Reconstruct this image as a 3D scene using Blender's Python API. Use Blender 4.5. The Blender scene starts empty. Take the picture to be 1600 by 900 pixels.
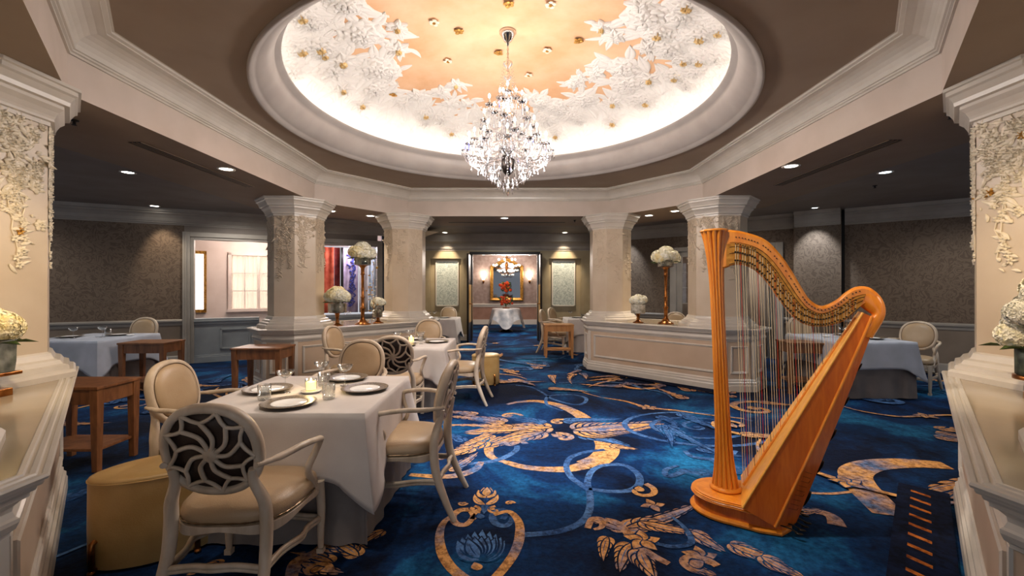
import bpy, math, random
from mathutils import Vector, Matrix
random.seed(7)
SC = bpy.context.scene
COL = SC.collection
PI = math.pi
def R(a): return math.radians(a)

# ------------------------------------------------------------------ camera, world, exposure, big lights
EYE = 1.46
FPX = 690.0
cam_d = bpy.data.cameras.new('camera'); cam = bpy.data.objects.new('camera', cam_d); COL.objects.link(cam)
cam.location = (0, 0, EYE); cam.rotation_euler = (R(90), 0, 0)
cam_d.sensor_width = 36; cam_d.lens = FPX/1600*36; cam_d.clip_start = 0.05; cam_d.clip_end = 100
SC.camera = cam
w = bpy.data.worlds.new('world'); SC.world = w; w.use_nodes = True
w.node_tree.nodes['Background'].inputs[0].default_value = (0.92, 0.93, 1.0, 1)
w.node_tree.nodes['Background'].inputs[1].default_value = 0.33
SC.view_settings.view_transform = 'Standard'; SC.view_settings.look = 'None'
SC.view_settings.gamma = 1; SC.view_settings.use_curve_mapping = False
SC.view_settings.exposure = 1.0
try:
    SC.cycles.max_bounces = 8; SC.cycles.diffuse_bounces = 3; SC.cycles.glossy_bounces = 3
    SC.cycles.transmission_bounces = 6; SC.cycles.transparent_max_bounces = 8
    SC.cycles.caustics_reflective = False; SC.cycles.caustics_refractive = False
    SC.cycles.sample_clamp_indirect = 3.0; SC.cycles.sample_clamp_direct = 0
    SC.cycles.use_denoising = True
except Exception: pass

WARM = (1.0, 0.80, 0.58); NEUT = (1.0, 0.92, 0.82); COOL = (0.85, 0.92, 1.0)
def light(name, kind, loc, energy, color=WARM, size=.05, target=None, angle=60, blend=.6, parent=None):
    d = bpy.data.lights.new(name, kind); o = bpy.data.objects.new(name, d); COL.objects.link(o)
    d.energy = energy; d.color = color
    if kind == 'AREA': d.shape = 'DISK'; d.size = size
    else: d.shadow_soft_size = size
    if kind == 'SPOT': d.spot_size = R(angle); d.spot_blend = blend
    o.location = loc
    t = Vector(target) if target else Vector(loc)-Vector((0,0,1))
    o.rotation_euler = (t-Vector(loc)).to_track_quat('-Z', 'Y').to_euler()
    if parent is not None:
        o.parent = parent; o.location = Vector(loc)-parent.location
    return o
TCY = 4.78           # centre of the coffered tray and dome (depth)
# chandelier light, dome cove wash
for k_ in range(4):
    light('chandelier_light', 'POINT', (-.04+.55*math.cos(k_*PI/2+.78), 4.75+.55*math.sin(k_*PI/2+.78), 2.84), 26, (1.0,.91,.86), .10)
light('chandelier_upper_light', 'POINT', (-.04, 4.75, 3.45), 1.2, (1.0,.92,.86), .12)
# spots added without fixtures to brighten tables, columns, ledges, harp and carpet
for nm, loc, tgt, en, an, c in [
    ('spot_table_near', (-1.3,2.0,3.18), (-1.36,3.0,.75), 45, 50, NEUT),
    ('spot_table_second', (-1.3,3.6,3.2), (-1.3,5.6,.75), 60, 40, NEUT),
    ('spot_column_left', (-1.6,1.9,2.7), (-3.1,2.5,1.0), 44, 62, (1,.76,.46)),
    ('spot_column_right', (1.6,1.9,2.7), (3.1,2.5,1.0), 44, 62, (1,.76,.46)),
    ('spot_ledge_left', (-2.2,1.9,2.7), (-2.5,2.2,.8), 6, 80, WARM),
    ('spot_ledge_right', (2.2,1.9,2.7), (2.5,2.2,.8), 6, 80, WARM),
    ('spot_harp', (.1,2.4,3.2), (1.7,2.85,.8), 130, 42, NEUT),
    ('spot_harp_low', (2.2,4.2,3.2), (2.3,4.3,0), 90, 50, COOL),
    ('spot_carpet', (.1,3.2,3.2), (.2,4.3,0), 300, 52, COOL),
    ('spot_carpet_harp', (1.9,3.4,3.2), (1.5,4.4,0), 90, 42, COOL),
    ('spot_carpet_far', (.0,6.2,3.2), (-.2,7.6,0), 80, 45, COOL),
    ('spot_carpet_near', (-.1,1.6,3.2), (-.1,2.2,0), 30, 62, COOL)]:
    light(nm, 'SPOT', loc, en, c, .06, tgt, an, .8)

# ------------------------------------------------------------------ mesh builder
class MB:
    def __init__(s): s.v = []; s.f = []; s.m = []; s.s = []
    def add(s, vs, fs, mi=0, sm=False):
        b = len(s.v); s.v += [tuple(v) for v in vs]
        for f in fs: s.f.append(tuple(i+b for i in f)); s.m.append(mi); s.s.append(sm)
        return s
    def box(s, c, d, rz=0, mi=0):
        x, y, z = d[0]/2, d[1]/2, d[2]/2; ca, sa = math.cos(rz), math.sin(rz)
        vs = [(c[0]+ca*a-sa*b, c[1]+sa*a+ca*b, c[2]+e) for e in (-z, z) for a, b in ((-x,-y),(x,-y),(x,y),(-x,y))]
        return s.add(vs, [(3,2,1,0),(4,5,6,7),(0,1,5,4),(1,2,6,5),(2,3,7,6),(3,0,4,7)], mi)
    def hexa(s, pts, mi=0):
        return s.add(pts, [(3,2,1,0),(4,5,6,7),(0,1,5,4),(1,2,6,5),(2,3,7,6),(3,0,4,7)], mi)
    def loft(s, rings, closed=True, caps=True, mi=0, sm=True, loop=False):
        n = len(rings[0]); vs = [p for r in rings for p in r]; fs = []
        K = len(rings)
        for k in range(K if loop else K-1):
            k2 = (k+1) % K
            for i in range(n if closed else n-1):
                j = (i+1) % n
                fs.append((k*n+i, k*n+j, k2*n+j, k2*n+i))
        s.add(vs, fs, mi, sm)
        if caps and closed and not loop:
            s.add(rings[0], [tuple(range(n))[::-1]], mi, False); s.add(rings[-1], [tuple(range(n))], mi, False)
        return s
    def tube(s, pts, r, n=8, closed=False, mi=0, flat=1.0, up=None, caps=True):
        P = [Vector(p) for p in pts]; K = len(P); rings = []; prev = None
        for i in range(K):
            a = P[i-1] if (i > 0 or closed) else P[i]; b = P[(i+1) % K] if (i < K-1 or closed) else P[i]
            t = (b-a); t = t.normalized() if t.length > 1e-9 else Vector((0,0,1))
            if up is not None: ref = Vector(up)
            elif prev is None: ref = Vector((0,0,1)) if abs(t.z) < .9 else Vector((1,0,0))
            else: ref = prev
            u = ref - t*ref.dot(t)
            if u.length < 1e-6: u = Vector((1,0,0)) - t*t.x
            u.normalize(); prev = u; w_ = t.cross(u)
            rr = r[i] if isinstance(r, (list, tuple)) else r
            rings.append([P[i] + (u*math.cos(2*PI*k/n)*flat + w_*math.sin(2*PI*k/n))*rr for k in range(n)])
        return s.loft(rings, True, caps, mi, n > 5, closed)
    def lathe(s, prof, c=(0,0,0), n=24, mi=0, sm=True, caps=True):
        rings = [[(c[0]+max(r,1e-4)*math.cos(2*PI*k/n), c[1]+max(r,1e-4)*math.sin(2*PI*k/n), c[2]+z) for k in range(n)] for r, z in prof]
        return s.loft(rings, True, caps, mi, sm)
    def stack(s, poly, prof, mi=0, caps=True):     # polygon (ccw) offset outwards by o at each height z
        return s.loft([[(x, y, z) for x, y in offset(poly, o)] for o, z in prof], True, caps, mi, False)
    def prism(s, poly, z0, z1, mi=0):
        return s.loft([[(x,y,z0) for x,y in poly], [(x,y,z1) for x,y in poly]], True, True, mi, False)
    def sweep(s, path, prof, closed=False, mi=0):  # path of XY points; profile (out, z); out is to the right of travel
        return s.loft([[(x, y, z) for x, y in offset(path, o, closed)] for o, z in prof], closed, False, mi, False)
    def ell(s, c, r, n=12, m=8, mi=0, rot=None):
        rings = []
        for k in range(1, m):
            t = PI*k/m
            ring = [Vector((r[0]*math.sin(t)*math.cos(2*PI*i/n), r[1]*math.sin(t)*math.sin(2*PI*i/n), -r[2]*math.cos(t))) for i in range(n)]
            if rot is not None: ring = [rot @ p for p in ring]
            rings.append([p+Vector(c) for p in ring])
        return s.loft(rings, True, True, mi, True)
    def build(s, name, mat, parent=None, loc=None, bevel=0, sub=0):
        me = bpy.data.meshes.new(name); me.from_pydata(s.v, [], s.f)
        mats = mat if isinstance(mat, (list, tuple)) else [mat]
        for x in mats: me.materials.append(x)
        me.polygons.foreach_set('material_index', s.m); me.polygons.foreach_set('use_smooth', s.s); me.update()
        o = bpy.data.objects.new(name, me); COL.objects.link(o)
        if parent is not None: o.parent = parent
        if loc is not None: o.location = loc
        if bevel:
            b = o.modifiers.new('bevel', 'BEVEL'); b.width = bevel; b.segments = 2; b.limit_method = 'ANGLE'; b.angle_limit = R(40)
        if sub:
            q = o.modifiers.new('sub', 'SUBSURF'); q.levels = sub; q.render_levels = sub
        return o
def offset(poly, o, closed=True):
    n = len(poly); out = []
    for i in range(n):
        p = Vector(poly[i]).to_2d()
        a = Vector(poly[i-1]).to_2d() if (i > 0 or closed) else None
        b = Vector(poly[(i+1) % n]).to_2d() if (i < n-1 or closed) else None
        ns = []
        if a is not None: t = (p-a).normalized(); ns.append(Vector((t.y, -t.x)))
        if b is not None: t = (b-p).normalized(); ns.append(Vector((t.y, -t.x)))
        if len(ns) == 2:
            m = ns[0]+ns[1]; m = m/max(m.length_squared, .2)*2; out.append((p.x+m.x*o, p.y+m.y*o))
        else: out.append((p.x+ns[0].x*o, p.y+ns[0].y*o))
    return out
def tag(o, label=None, cat=None, group=None, kind=None):
    if label: o['label'] = label
    if cat: o['category'] = cat
    if group: o['group'] = group
    if kind: o['kind'] = kind
    return o
def struct(o): o['kind'] = 'structure'; return o
def thing(name, label, cat, loc=(0,0,0), rz=0, group=None):
    o = bpy.data.objects.new(name, None); COL.objects.link(o); o.location = loc; o.rotation_euler = (0,0,rz)
    o.empty_display_size = .1
    return tag(o, label, cat, group)
def copy_tree(o, loc=None, rz=None, label=None, group=None, parent=None):
    c = o.copy(); COL.objects.link(c)
    if parent is not None: c.parent = parent
    if loc is not None: c.location = loc
    if rz is not None: c.rotation_euler = (0,0,rz)
    if label: c['label'] = label
    if group: c['group'] = group
    for ch in KIDS.get(o.name, None) or [x for x in bpy.data.objects if x.parent == o]:
        copy_tree(ch, parent=c)
    return c
KIDS = {}
def crom(pts, k=8, closed=False):
    P = [Vector(p) for p in pts]; n = len(P); out = []
    rng = range(n if closed else n-1)
    for i in rng:
        if closed: a, b, c, d = P[i-1], P[i], P[(i+1) % n], P[(i+2) % n]
        else: a, b, c, d = P[max(i-1,0)], P[i], P[i+1], P[min(i+2,n-1)]
        for j in range(k):
            t = j/k
            out.append(.5*((2*b)+(c-a)*t+(2*a-5*b+4*c-d)*t*t+(3*b-a-3*c+d)*t*t*t))
    if not closed: out.append(P[-1])
    return out

# ------------------------------------------------------------------ materials
def lin(r, g, b):
    f = lambda c: (c/255/12.92) if c/255 <= .04045 else ((c/255+.055)/1.055)**2.4
    return (f(r), f(g), f(b), 1)
def mat(name, col, rough=.5, metal=0, spec=.5, trans=0, ior=1.45, emit=None, es=0, coat=0, sheen=0):
    m = bpy.data.materials.new(name); m.use_nodes = True; b = m.node_tree.nodes['Principled BSDF']
    b.inputs['Base Color'].default_value = col; b.inputs['Roughness'].default_value = rough
    b.inputs['Metallic'].default_value = metal; b.inputs['Transmission Weight'].default_value = trans
    b.inputs['IOR'].default_value = ior; b.inputs['Coat Weight'].default_value = coat
    b.inputs['Specular IOR Level'].default_value = spec
    if emit: b.inputs['Emission Color'].default_value = emit; b.inputs['Emission Strength'].default_value = es
    return m
def nodes(m): return m.node_tree, m.node_tree.nodes['Principled BSDF']
def vary(m, c1, c2, scale=5, detail=4, rough=.5, stretch=(1,1,1), lo=.35, hi=.65, bump=0, bscale=None, coord='Object', dist=0):
    nt, b = nodes(m); N = nt.nodes; L = nt.links
    tc = N.new('ShaderNodeTexCoord'); mp = N.new('ShaderNodeMapping'); mp.inputs['Scale'].default_value = stretch
    L.new(tc.outputs[coord], mp.inputs[0])
    no = N.new('ShaderNodeTexNoise'); no.inputs['Scale'].default_value = scale; no.inputs['Detail'].default_value = detail
    no.inputs['Roughness'].default_value = rough; no.inputs['Distortion'].default_value = dist
    L.new(mp.outputs[0], no.inputs['Vector'])
    cr = N.new('ShaderNodeValToRGB'); cr.color_ramp.elements[0].position = lo; cr.color_ramp.elements[1].position = hi
    cr.color_ramp.elements[0].color = c1; cr.color_ramp.elements[1].color = c2
    L.new(no.outputs[0], cr.inputs[0]); L.new(cr.outputs[0], b.inputs['Base Color'])
    if bump:
        n2 = N.new('ShaderNodeTexNoise'); n2.inputs['Scale'].default_value = bscale or scale*6; n2.inputs['Detail'].default_value = 3
        L.new(mp.outputs[0], n2.inputs['Vector'])
        bp = N.new('ShaderNodeBump'); bp.inputs['Strength'].default_value = bump; bp.inputs['Distance'].default_value = .01
        L.new(n2.outputs[0], bp.inputs['Height']); L.new(bp.outputs[0], b.inputs['Normal'])
    return m
M = {}
def translucent(m, *a, **k):
    vary(m, *a, **k); nt, b = nodes(m); N = nt.nodes; L = nt.links; t = N.new('ShaderNodeBsdfTranslucent'); t.inputs[0].default_value = b.inputs['Base Color'].default_value
    mx = N.new('ShaderNodeMixShader'); mx.inputs[0].default_value = .5; o = N['Material Output']; L.new(b.outputs[0], mx.inputs[1]); L.new(t.outputs[0], mx.inputs[2]); L.new(mx.outputs[0], o.inputs[0]); return m
M['paint'] = vary(mat('cream_paint', lin(196,182,163), .45), lin(190,176,157), lin(202,189,171), 3, bump=.02, bscale=60)
M['trim'] = vary(mat('trim_paint', lin(204,196,184), .3), lin(199,191,179), lin(208,200,189), 4, bump=.03, bscale=40)
M['panel'] = vary(mat('beige_panel', lin(198,174,150), .36), lin(193,169,144), lin(204,181,157), 2, bump=.03, bscale=70)
M['ring'] = vary(mat('dome_ring_paint', lin(160,152,146), .4), lin(155,147,141), lin(166,158,152), 3)
M['ledge'] = vary(mat('ledge_lacquer', lin(168,152,128), .12), lin(162,146,122), lin(174,158,134), 2)
M['shaft'] = vary(mat('column_lacquer', lin(204,187,164), .36), lin(198,180,156), lin(209,193,171), 2.5, bump=.05, bscale=30)
M['soffit'] = vary(mat('taupe_ceiling', lin(146,127,110), .7), lin(142,123,106), lin(150,132,115), 2)
M['fascia'] = vary(mat('fascia_plaster', lin(202,186,172), .55), lin(198,182,168), lin(206,190,177), 3)
M['outer_ceiling'] = vary(mat('grey_ceiling', lin(132,124,118), .7), lin(127,119,113), lin(138,130,124), 2)
M['plaster'] = mat('white_plaster', lin(226,220,210), .5)
M['relief'] = mat('relief_plaster', lin(220,214,207), .55)
M['vine'] = mat('vine_porcelain', lin(232,220,196), .35)
M['gilt'] = vary(mat('gilt', lin(190,140,60), .35, .6), lin(160,110,40), lin(225,175,90), 30)
M['palegilt'] = vary(mat('pale_gilt', lin(222,184,120), .45, .1), lin(205,160,90), lin(236,206,150), 30)
M['dome'] = vary(mat('dome_peach', lin(218,172,130), .6), lin(208,158,114), lin(226,186,150), 1.2, 5, .6, bump=.03, bscale=12)
M['chairpaint'] = vary(mat('chair_paint', lin(205,190,170), .4), lin(180,160,136), lin(208,190,168), 14, 5, stretch=(1,1,.3), bump=.05, bscale=60)
M['leather'] = vary(mat('cream_leather', lin(176,150,118), .36), lin(170,143,110), lin(184,159,128), 3, bump=.12, bscale=140)
M['darkback'] = vary(mat('brown_back', lin(52,38,30), .45), lin(44,31,24), lin(60,45,36), 8, bump=.1, bscale=120)
M['nail'] = mat('nail', lin(120,100,78), .3, .8)
M['ottleather'] = vary(mat('ochre_leather', lin(190,155,98), .33), lin(180,144,86), lin(200,166,110), 4, 5, bump=.1, bscale=120)
M['bronze'] = vary(mat('bronze', lin(150,92,42), .28, .9), lin(110,62,26), lin(180,118,60), 12)
M['darkmetal'] = mat('dark_metal', lin(40,34,30), .35, .8)
M['chrome'] = mat('chrome', lin(210,205,200), .15, 1)
M['cloth'] = vary(mat('tablecloth_linen', lin(198,188,181), .85), lin(194,184,177), lin(203,194,187), 5, bump=.12, bscale=300)
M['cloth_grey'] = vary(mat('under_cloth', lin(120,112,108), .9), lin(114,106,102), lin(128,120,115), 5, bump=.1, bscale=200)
M['cloth_blue'] = vary(mat('blue_grey_cloth', lin(172,174,180), .8), lin(166,168,174), lin(180,182,190), 5, bump=.1, bscale=300)
M['porcelain'] = mat('porcelain', lin(242,240,236), .15, coat=.5)
def thin_glass(name, tint=(1,1,1,1), refl=1.0):
    m = bpy.data.materials.new(name); m.use_nodes = True; nt = m.node_tree; N = nt.nodes; L = nt.links; N.remove(N['Principled BSDF'])
    out = N['Material Output']; tr = N.new('ShaderNodeBsdfTransparent'); tr.inputs[0].default_value = tint; gl = N.new('ShaderNodeBsdfGlossy'); gl.inputs['Roughness'].default_value = .02
    lw = N.new('ShaderNodeLayerWeight'); lw.inputs['Blend'].default_value = .35; mu = N.new('ShaderNodeMath'); mu.operation = 'MULTIPLY_ADD'; mu.inputs[1].default_value = .75*refl; mu.inputs[2].default_value = .05*refl
    mx = N.new('ShaderNodeMixShader'); L.new(lw.outputs['Facing'], mu.inputs[0]); L.new(mu.outputs[0], mx.inputs[0]); L.new(tr.outputs[0], mx.inputs[1]); L.new(gl.outputs[0], mx.inputs[2]); L.new(mx.outputs[0], out.inputs[0])
    return m
M['glass'] = thin_glass('clear_glass', (.96,.97,.97,1))
M['crystal'] = mat('crystal', (.93,.93,.98,1), .0, trans=1, ior=1.5)
M['crystal_blue'] = mat('crystal_blue', lin(90,100,230), .0, trans=.9, ior=1.5)
M['bulb'] = mat('bulb', (1,1,1,1), .3, emit=(1,.93,.86,1), es=14)
M['candletube'] = mat('candle_tube', lin(235,230,220), .4)
M['lamp_lens'] = mat('lamp_lens', (1,1,1,1), .3, emit=(1,.93,.82,1), es=9)
M['lamp_lens_cool'] = mat('lamp_lens_cool', (1,1,1,1), .3, emit=(.75,.9,1,1), es=7)
M['flame'] = mat('flame', (1,.8,.4,1), .5, emit=(1,.72,.3,1), es=22)
M['wax'] = mat('candle_glow', lin(250,215,120), .4, emit=(1,.66,.18,1), es=2.2)
M['black'] = mat('black', lin(18,15,14), .5)
M['mirror'] = mat('mirror', lin(120,125,130), .05, 1)
M['silver_panel'] = None
def wood(name, c1, c2, rough=.38, sc=3, axis=(1,1,9), coat=0):
    return vary(mat(name, c1, rough, coat=coat), c1, c2, sc, 6, .6, stretch=axis, lo=.3, hi=.7, bump=.05, bscale=30, dist=.6)
M['wood'] = wood('tray_wood', lin(102,62,36), lin(148,98,60), .4, 3, (6,6,1.2))
M['wood_light'] = wood('light_tray_wood', lin(176,120,70), lin(200,144,90), .4, 3, (6,6,1.2))
M['harp'] = wood('harp_maple', lin(205,112,22), lin(232,146,46), .28, 3, (7,7,1), .4)
M['harp_side'] = wood('harp_side_veneer', lin(184,84,18), lin(214,112,32), .3, 4, (8,8,1), .3)
M['harp_board'] = wood('harp_soundboard', lin(224,150,54), lin(240,176,80), .35, 3, (1,9,9), .3)
M['string'] = mat('gut_string', lin(225,205,170), .4)
M['string_red'] = mat('red_string', lin(190,40,25), .4)
M['string_black'] = mat('black_string', lin(20,20,25), .4)
M['brass'] = mat('brass', lin(150,110,50), .3, .9)
M['steel'] = mat('action_steel', lin(60,48,36), .35, .8)
M['leafgreen'] = vary(mat('leaf', lin(60,80,40), .5), lin(40,60,28), lin(90,110,60), 20)
M['petal'] = vary(mat('hydrangea', lin(236,232,205), .55), lin(238,232,200), lin(252,250,238), 30)
M['petal_warm'] = vary(mat('hydrangea_cream', lin(240,226,170), .55), lin(244,226,160), lin(250,244,218), 18)
M['petal_yellow'] = vary(mat('yellow_bloom', lin(245,208,90), .55), lin(240,190,60), lin(250,225,140), 20)
M['petal_grey'] = vary(mat('grey_hydrangea', lin(205,203,190), .55), lin(206,204,190), lin(234,232,222), 24)
M['petal_red'] = vary(mat('red_bloom', lin(220,60,25), .5), lin(190,30,15), lin(240,100,40), 20)
M['zinc'] = vary(mat('zinc_vase', lin(120,122,112), .5, .3), lin(90,94,84), lin(150,152,142), 14, bump=.3, bscale=30)
M['stone'] = vary(mat('stone_vase', lin(172,166,150), .6), lin(140,134,118), lin(200,194,180), 24, bump=.4, bscale=60)
M['mossvase'] = vary(mat('moss_vase', lin(50,56,44), .5), lin(34,40,32), lin(92,104,84), 16, bump=.4, bscale=40)
M['charger'] = None
M['paleblue'] = vary(mat('pale_blue_drape', lin(180,196,210), .8), lin(168,186,204), lin(194,208,220), 8)
M['terracotta'] = vary(mat('terracotta_drape', lin(206,92,62), .8), lin(190,76,50), lin(220,112,80), 8)
M['maroon'] = vary(mat('maroon_drape', lin(110,30,32), .8), lin(90,22,24), lin(130,42,40), 8)
M['lilac'] = vary(mat('lilac_drape', lin(200,180,205), .8), lin(186,164,194), lin(214,198,220), 8)
M['whitesheer'] = vary(mat('white_sheer', lin(226,222,222), .8), lin(216,210,212), lin(236,232,232), 8)
M['lined'] = translucent(mat('cream_sheer', lin(226,214,200), .8), lin(206,190,175), lin(236,226,214), 40, stretch=(1,1,.03))
M['navy'] = vary(mat('navy_paper', lin(58,64,76), .7), lin(50,56,68), lin(66,72,84), 10)
M['bluegrey'] = vary(mat('blue_grey_paint', lin(142,148,152), .45), lin(136,142,146), lin(149,155,159), 3)
M['pinkwhite'] = vary(mat('pink_white_paint', lin(222,206,196), .5), lin(218,201,190), lin(227,212,203), 3)
M['olive'] = vary(mat('olive_beige_paint', lin(170,156,126), .5), lin(165,150,120), lin(176,162,133), 3)
M['mauve'] = vary(mat('mauve_paper', lin(160,142,134), .6), lin(150,131,124), lin(170,153,145), 9, bump=.1, bscale=40)
M['winglow'] = mat('window_daylight', (1,1,1,1), .5, emit=(1,.97,.92,1), es=1.1)

def damask(name, c1, c2, sc=3.0):
    m = mat(name, c1, .6); nt, b = nodes(m); N = nt.nodes; L = nt.links
    tc = N.new('ShaderNodeTexCoord'); mp = N.new('ShaderNodeMapping'); L.new(tc.outputs['Object'], mp.inputs[0])
    n1 = N.new('ShaderNodeTexNoise'); n1.inputs['Scale'].default_value = sc; n1.inputs['Detail'].default_value = 1; n1.inputs['Distortion'].default_value = 1.6
    L.new(mp.outputs[0], n1.inputs['Vector'])
    wv = N.new('ShaderNodeMath'); wv.operation = 'MULTIPLY'; wv.inputs[1].default_value = 42; L.new(n1.outputs[0], wv.inputs[0])
    sn = N.new('ShaderNodeMath'); sn.operation = 'SINE'; L.new(wv.outputs[0], sn.inputs[0])
    vo = N.new('ShaderNodeTexVoronoi'); vo.inputs['Scale'].default_value = sc*3; L.new(mp.outputs[0], vo.inputs['Vector'])
    mu = N.new('ShaderNodeMath'); mu.operation = 'MULTIPLY_ADD'; mu.inputs[1].default_value = .5; L.new(sn.outputs[0], mu.inputs[0]); L.new(vo.outputs['Distance'], mu.inputs[2])
    cr = N.new('ShaderNodeValToRGB'); cr.color_ramp.elements[0].position = .25; cr.color_ramp.elements[1].position = .5
    cr.color_ramp.elements[0].color = c1; cr.color_ramp.elements[1].color = c2
    L.new(mu.outputs[0], cr.inputs[0]); L.new(cr.outputs[0], b.inputs['Base Color'])
    return m
M['damask'] = damask('damask_wallpaper', lin(94,79,66), lin(114,98,83), 5)
M['silver_panel'] = damask('silver_art_panel', lin(168,180,176), lin(206,214,208), 6)
M['silver_panel2'] = M['silver_panel']
def carpet_mats():
    m = mat('carpet_blue', lin(10,40,80), .95, spec=.15); nt, b = nodes(m); N = nt.nodes; L = nt.links
    tc = N.new('ShaderNodeTexCoord')
    n1 = N.new('ShaderNodeTexNoise'); n1.inputs['Scale'].default_value = .9; n1.inputs['Detail'].default_value = 5; n1.inputs['Roughness'].default_value = .62; n1.inputs['Distortion'].default_value = .5
    L.new(tc.outputs['Object'], n1.inputs['Vector'])
    cr = N.new('ShaderNodeValToRGB'); e = cr.color_ramp.elements
    e[0].position = .40; e[0].color = lin(5,15,36); e[1].position = .72; e[1].color = lin(34,116,160)
    x = e.new(.53); x.color = lin(9,44,84)
    L.new(n1.outputs[0], cr.inputs[0])
    n2 = N.new('ShaderNodeTexNoise'); n2.inputs['Scale'].default_value = 26; n2.inputs['Detail'].default_value = 4; n2.inputs['Roughness'].default_value = .7
    L.new(tc.outputs['Object'], n2.inputs['Vector'])
    c2 = N.new('ShaderNodeValToRGB'); c2.color_ramp.elements[0].position = .3; c2.color_ramp.elements[1].position = .72
    c2.color_ramp.elements[0].color = (.45,.45,.5,1); c2.color_ramp.elements[1].color = (1.5,1.5,1.5,1)
    L.new(n2.outputs[0], c2.inputs[0])
    mx = N.new('ShaderNodeMix'); mx.data_type = 'RGBA'; mx.blend_type = 'MULTIPLY'; mx.inputs[0].default_value = 1
    L.new(cr.outputs[0], mx.inputs[6]); L.new(c2.outputs[0], mx.inputs[7]); L.new(mx.outputs[2], b.inputs['Base Color'])
    bp = N.new('ShaderNodeBump'); bp.inputs['Strength'].default_value = .4; bp.inputs['Distance'].default_value = .02
    L.new(n2.outputs[0], bp.inputs['Height']); L.new(bp.outputs[0], b.inputs['Normal'])
    def two(name, ca, cb, lo, hi, sc):
        g = mat(name, ca, .95, spec=.15); nt, b = nodes(g); N = nt.nodes; L = nt.links
        tc = N.new('ShaderNodeTexCoord')
        a = N.new('ShaderNodeTexNoise'); a.inputs['Scale'].default_value = sc; a.inputs['Detail'].default_value = 6; a.inputs['Roughness'].default_value = .7
        L.new(tc.outputs['Object'], a.inputs['Vector'])
        r = N.new('ShaderNodeValToRGB'); r.color_ramp.elements[0].position = lo; r.color_ramp.elements[1].position = hi
        r.color_ramp.elements[0].color = ca; r.color_ramp.elements[1].color = cb
        L.new(a.outputs[0], r.inputs[0])
        h = N.new('ShaderNodeTexNoise'); h.inputs['Scale'].default_value = 22; h.inputs['Detail'].default_value = 6; h.inputs['Roughness'].default_value = .75; L.new(tc.outputs['Object'], h.inputs['Vector'])
        hr = N.new('ShaderNodeValToRGB'); hr.color_ramp.elements[0].position = .40; hr.color_ramp.elements[1].position = .56; hr.color_ramp.elements[0].color = (.42,.36,.36,1); hr.color_ramp.elements[1].color = (1.1,1.1,1.1,1); L.new(h.outputs[0], hr.inputs[0])
        mx = N.new('ShaderNodeMix'); mx.data_type = 'RGBA'; mx.blend_type = 'MULTIPLY'; mx.inputs[0].default_value = 1; L.new(r.outputs[0], mx.inputs[6]); L.new(hr.outputs[0], mx.inputs[7])
        L.new(mx.outputs[2], b.inputs['Base Color'])
        return g
    return [m, two('carpet_gold', lin(206,152,92), lin(84,108,146), .47, .64, 1.9),
            two('carpet_slate', lin(78,114,160), lin(34,66,112), .42, .62, 2.2),
            two('carpet_navy', lin(8,16,38), lin(12,24,50), .4, .6, 5),
            two('carpet_amber', lin(190,110,40), lin(150,82,34), .4, .6, 6)]
CARPET = carpet_mats()
def charger_mat():
    m = mat('charger_rim', lin(120,104,86), .35, .15); nt, b = nodes(m); N = nt.nodes; L = nt.links
    tc = N.new('ShaderNodeTexCoord'); v = N.new('ShaderNodeTexVoronoi'); v.inputs['Scale'].default_value = 90
    L.new(tc.outputs['Object'], v.inputs['Vector'])
    r = N.new('ShaderNodeValToRGB'); r.color_ramp.elements[0].position = .2; r.color_ramp.elements[1].position = .6
    r.color_ramp.elements[0].color = lin(62,52,42); r.color_ramp.elements[1].color = lin(132,116,96)
    L.new(v.outputs['Distance'], r.inputs[0]); L.new(r.outputs[0], b.inputs['Base Color'])
    return m
M['charger'] = charger_mat()
# ================================================================== SETTING
def fl(px, py, z=0.0):                      # floor point seen at a photo coordinate (used to lay out the carpet design)
    Y = FPX*(EYE-z)/(py-450); return ((px-800)/FPX*Y, Y)
# ---- carpet: one mesh, base plus woven ornament (flat pattern of the same carpet)
cp = MB(); CZ = [0.0012]
def nz():
    CZ[0] += 2.5e-6; return CZ[0]
cp.add([(-12,-3.5,0),(12,-3.5,0),(12,19,0),(-12,19,0)], [(0,1,2,3)], 0)
def ribbon(pts, wd, mi=1, k=7, world=False, closed=False):
    P = [Vector(p) if world else Vector(fl(*p)) for p in pts]
    C = crom([p.to_2d() for p in P], k, closed); n = len(C); z = nz(); vs = []
    W = wd if isinstance(wd, (list, tuple)) else [wd]*2
    for i in range(n):
        a = C[max(i-1,0)]; b = C[min(i+1,n-1)]; t = (b-a); t = t.normalized() if t.length > 1e-7 else Vector((1,0))
        q = Vector((-t.y, t.x)); f = i/(n-1)*(len(W)-1); j = min(int(f), len(W)-2); ww = W[j]+(W[j+1]-W[j])*(f-j)
        vs += [(*(C[i]+q*ww/2), z), (*(C[i]-q*ww/2), z)]
    cp.add(vs, [(2*i, 2*i+1, 2*i+3, 2*i+2) for i in range(n-1)], mi)
def lobe(x, y, ang, ln, wd, mi=1, bend=.3):
    if mi in (1,2): lobe0(x-math.cos(ang)*ln*.05, y-math.sin(ang)*ln*.05, ang, ln*1.12, wd*1.22+.012, 0, bend)
    lobe0(x, y, ang, ln, wd, mi, bend)
    if ln > .14 and mi in (1,2): lobe0(x+math.cos(ang)*ln*.15, y+math.sin(ang)*ln*.15, ang, ln*.6, wd*.10, 3-mi if mi == 1 else 0, bend*.9)
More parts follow.
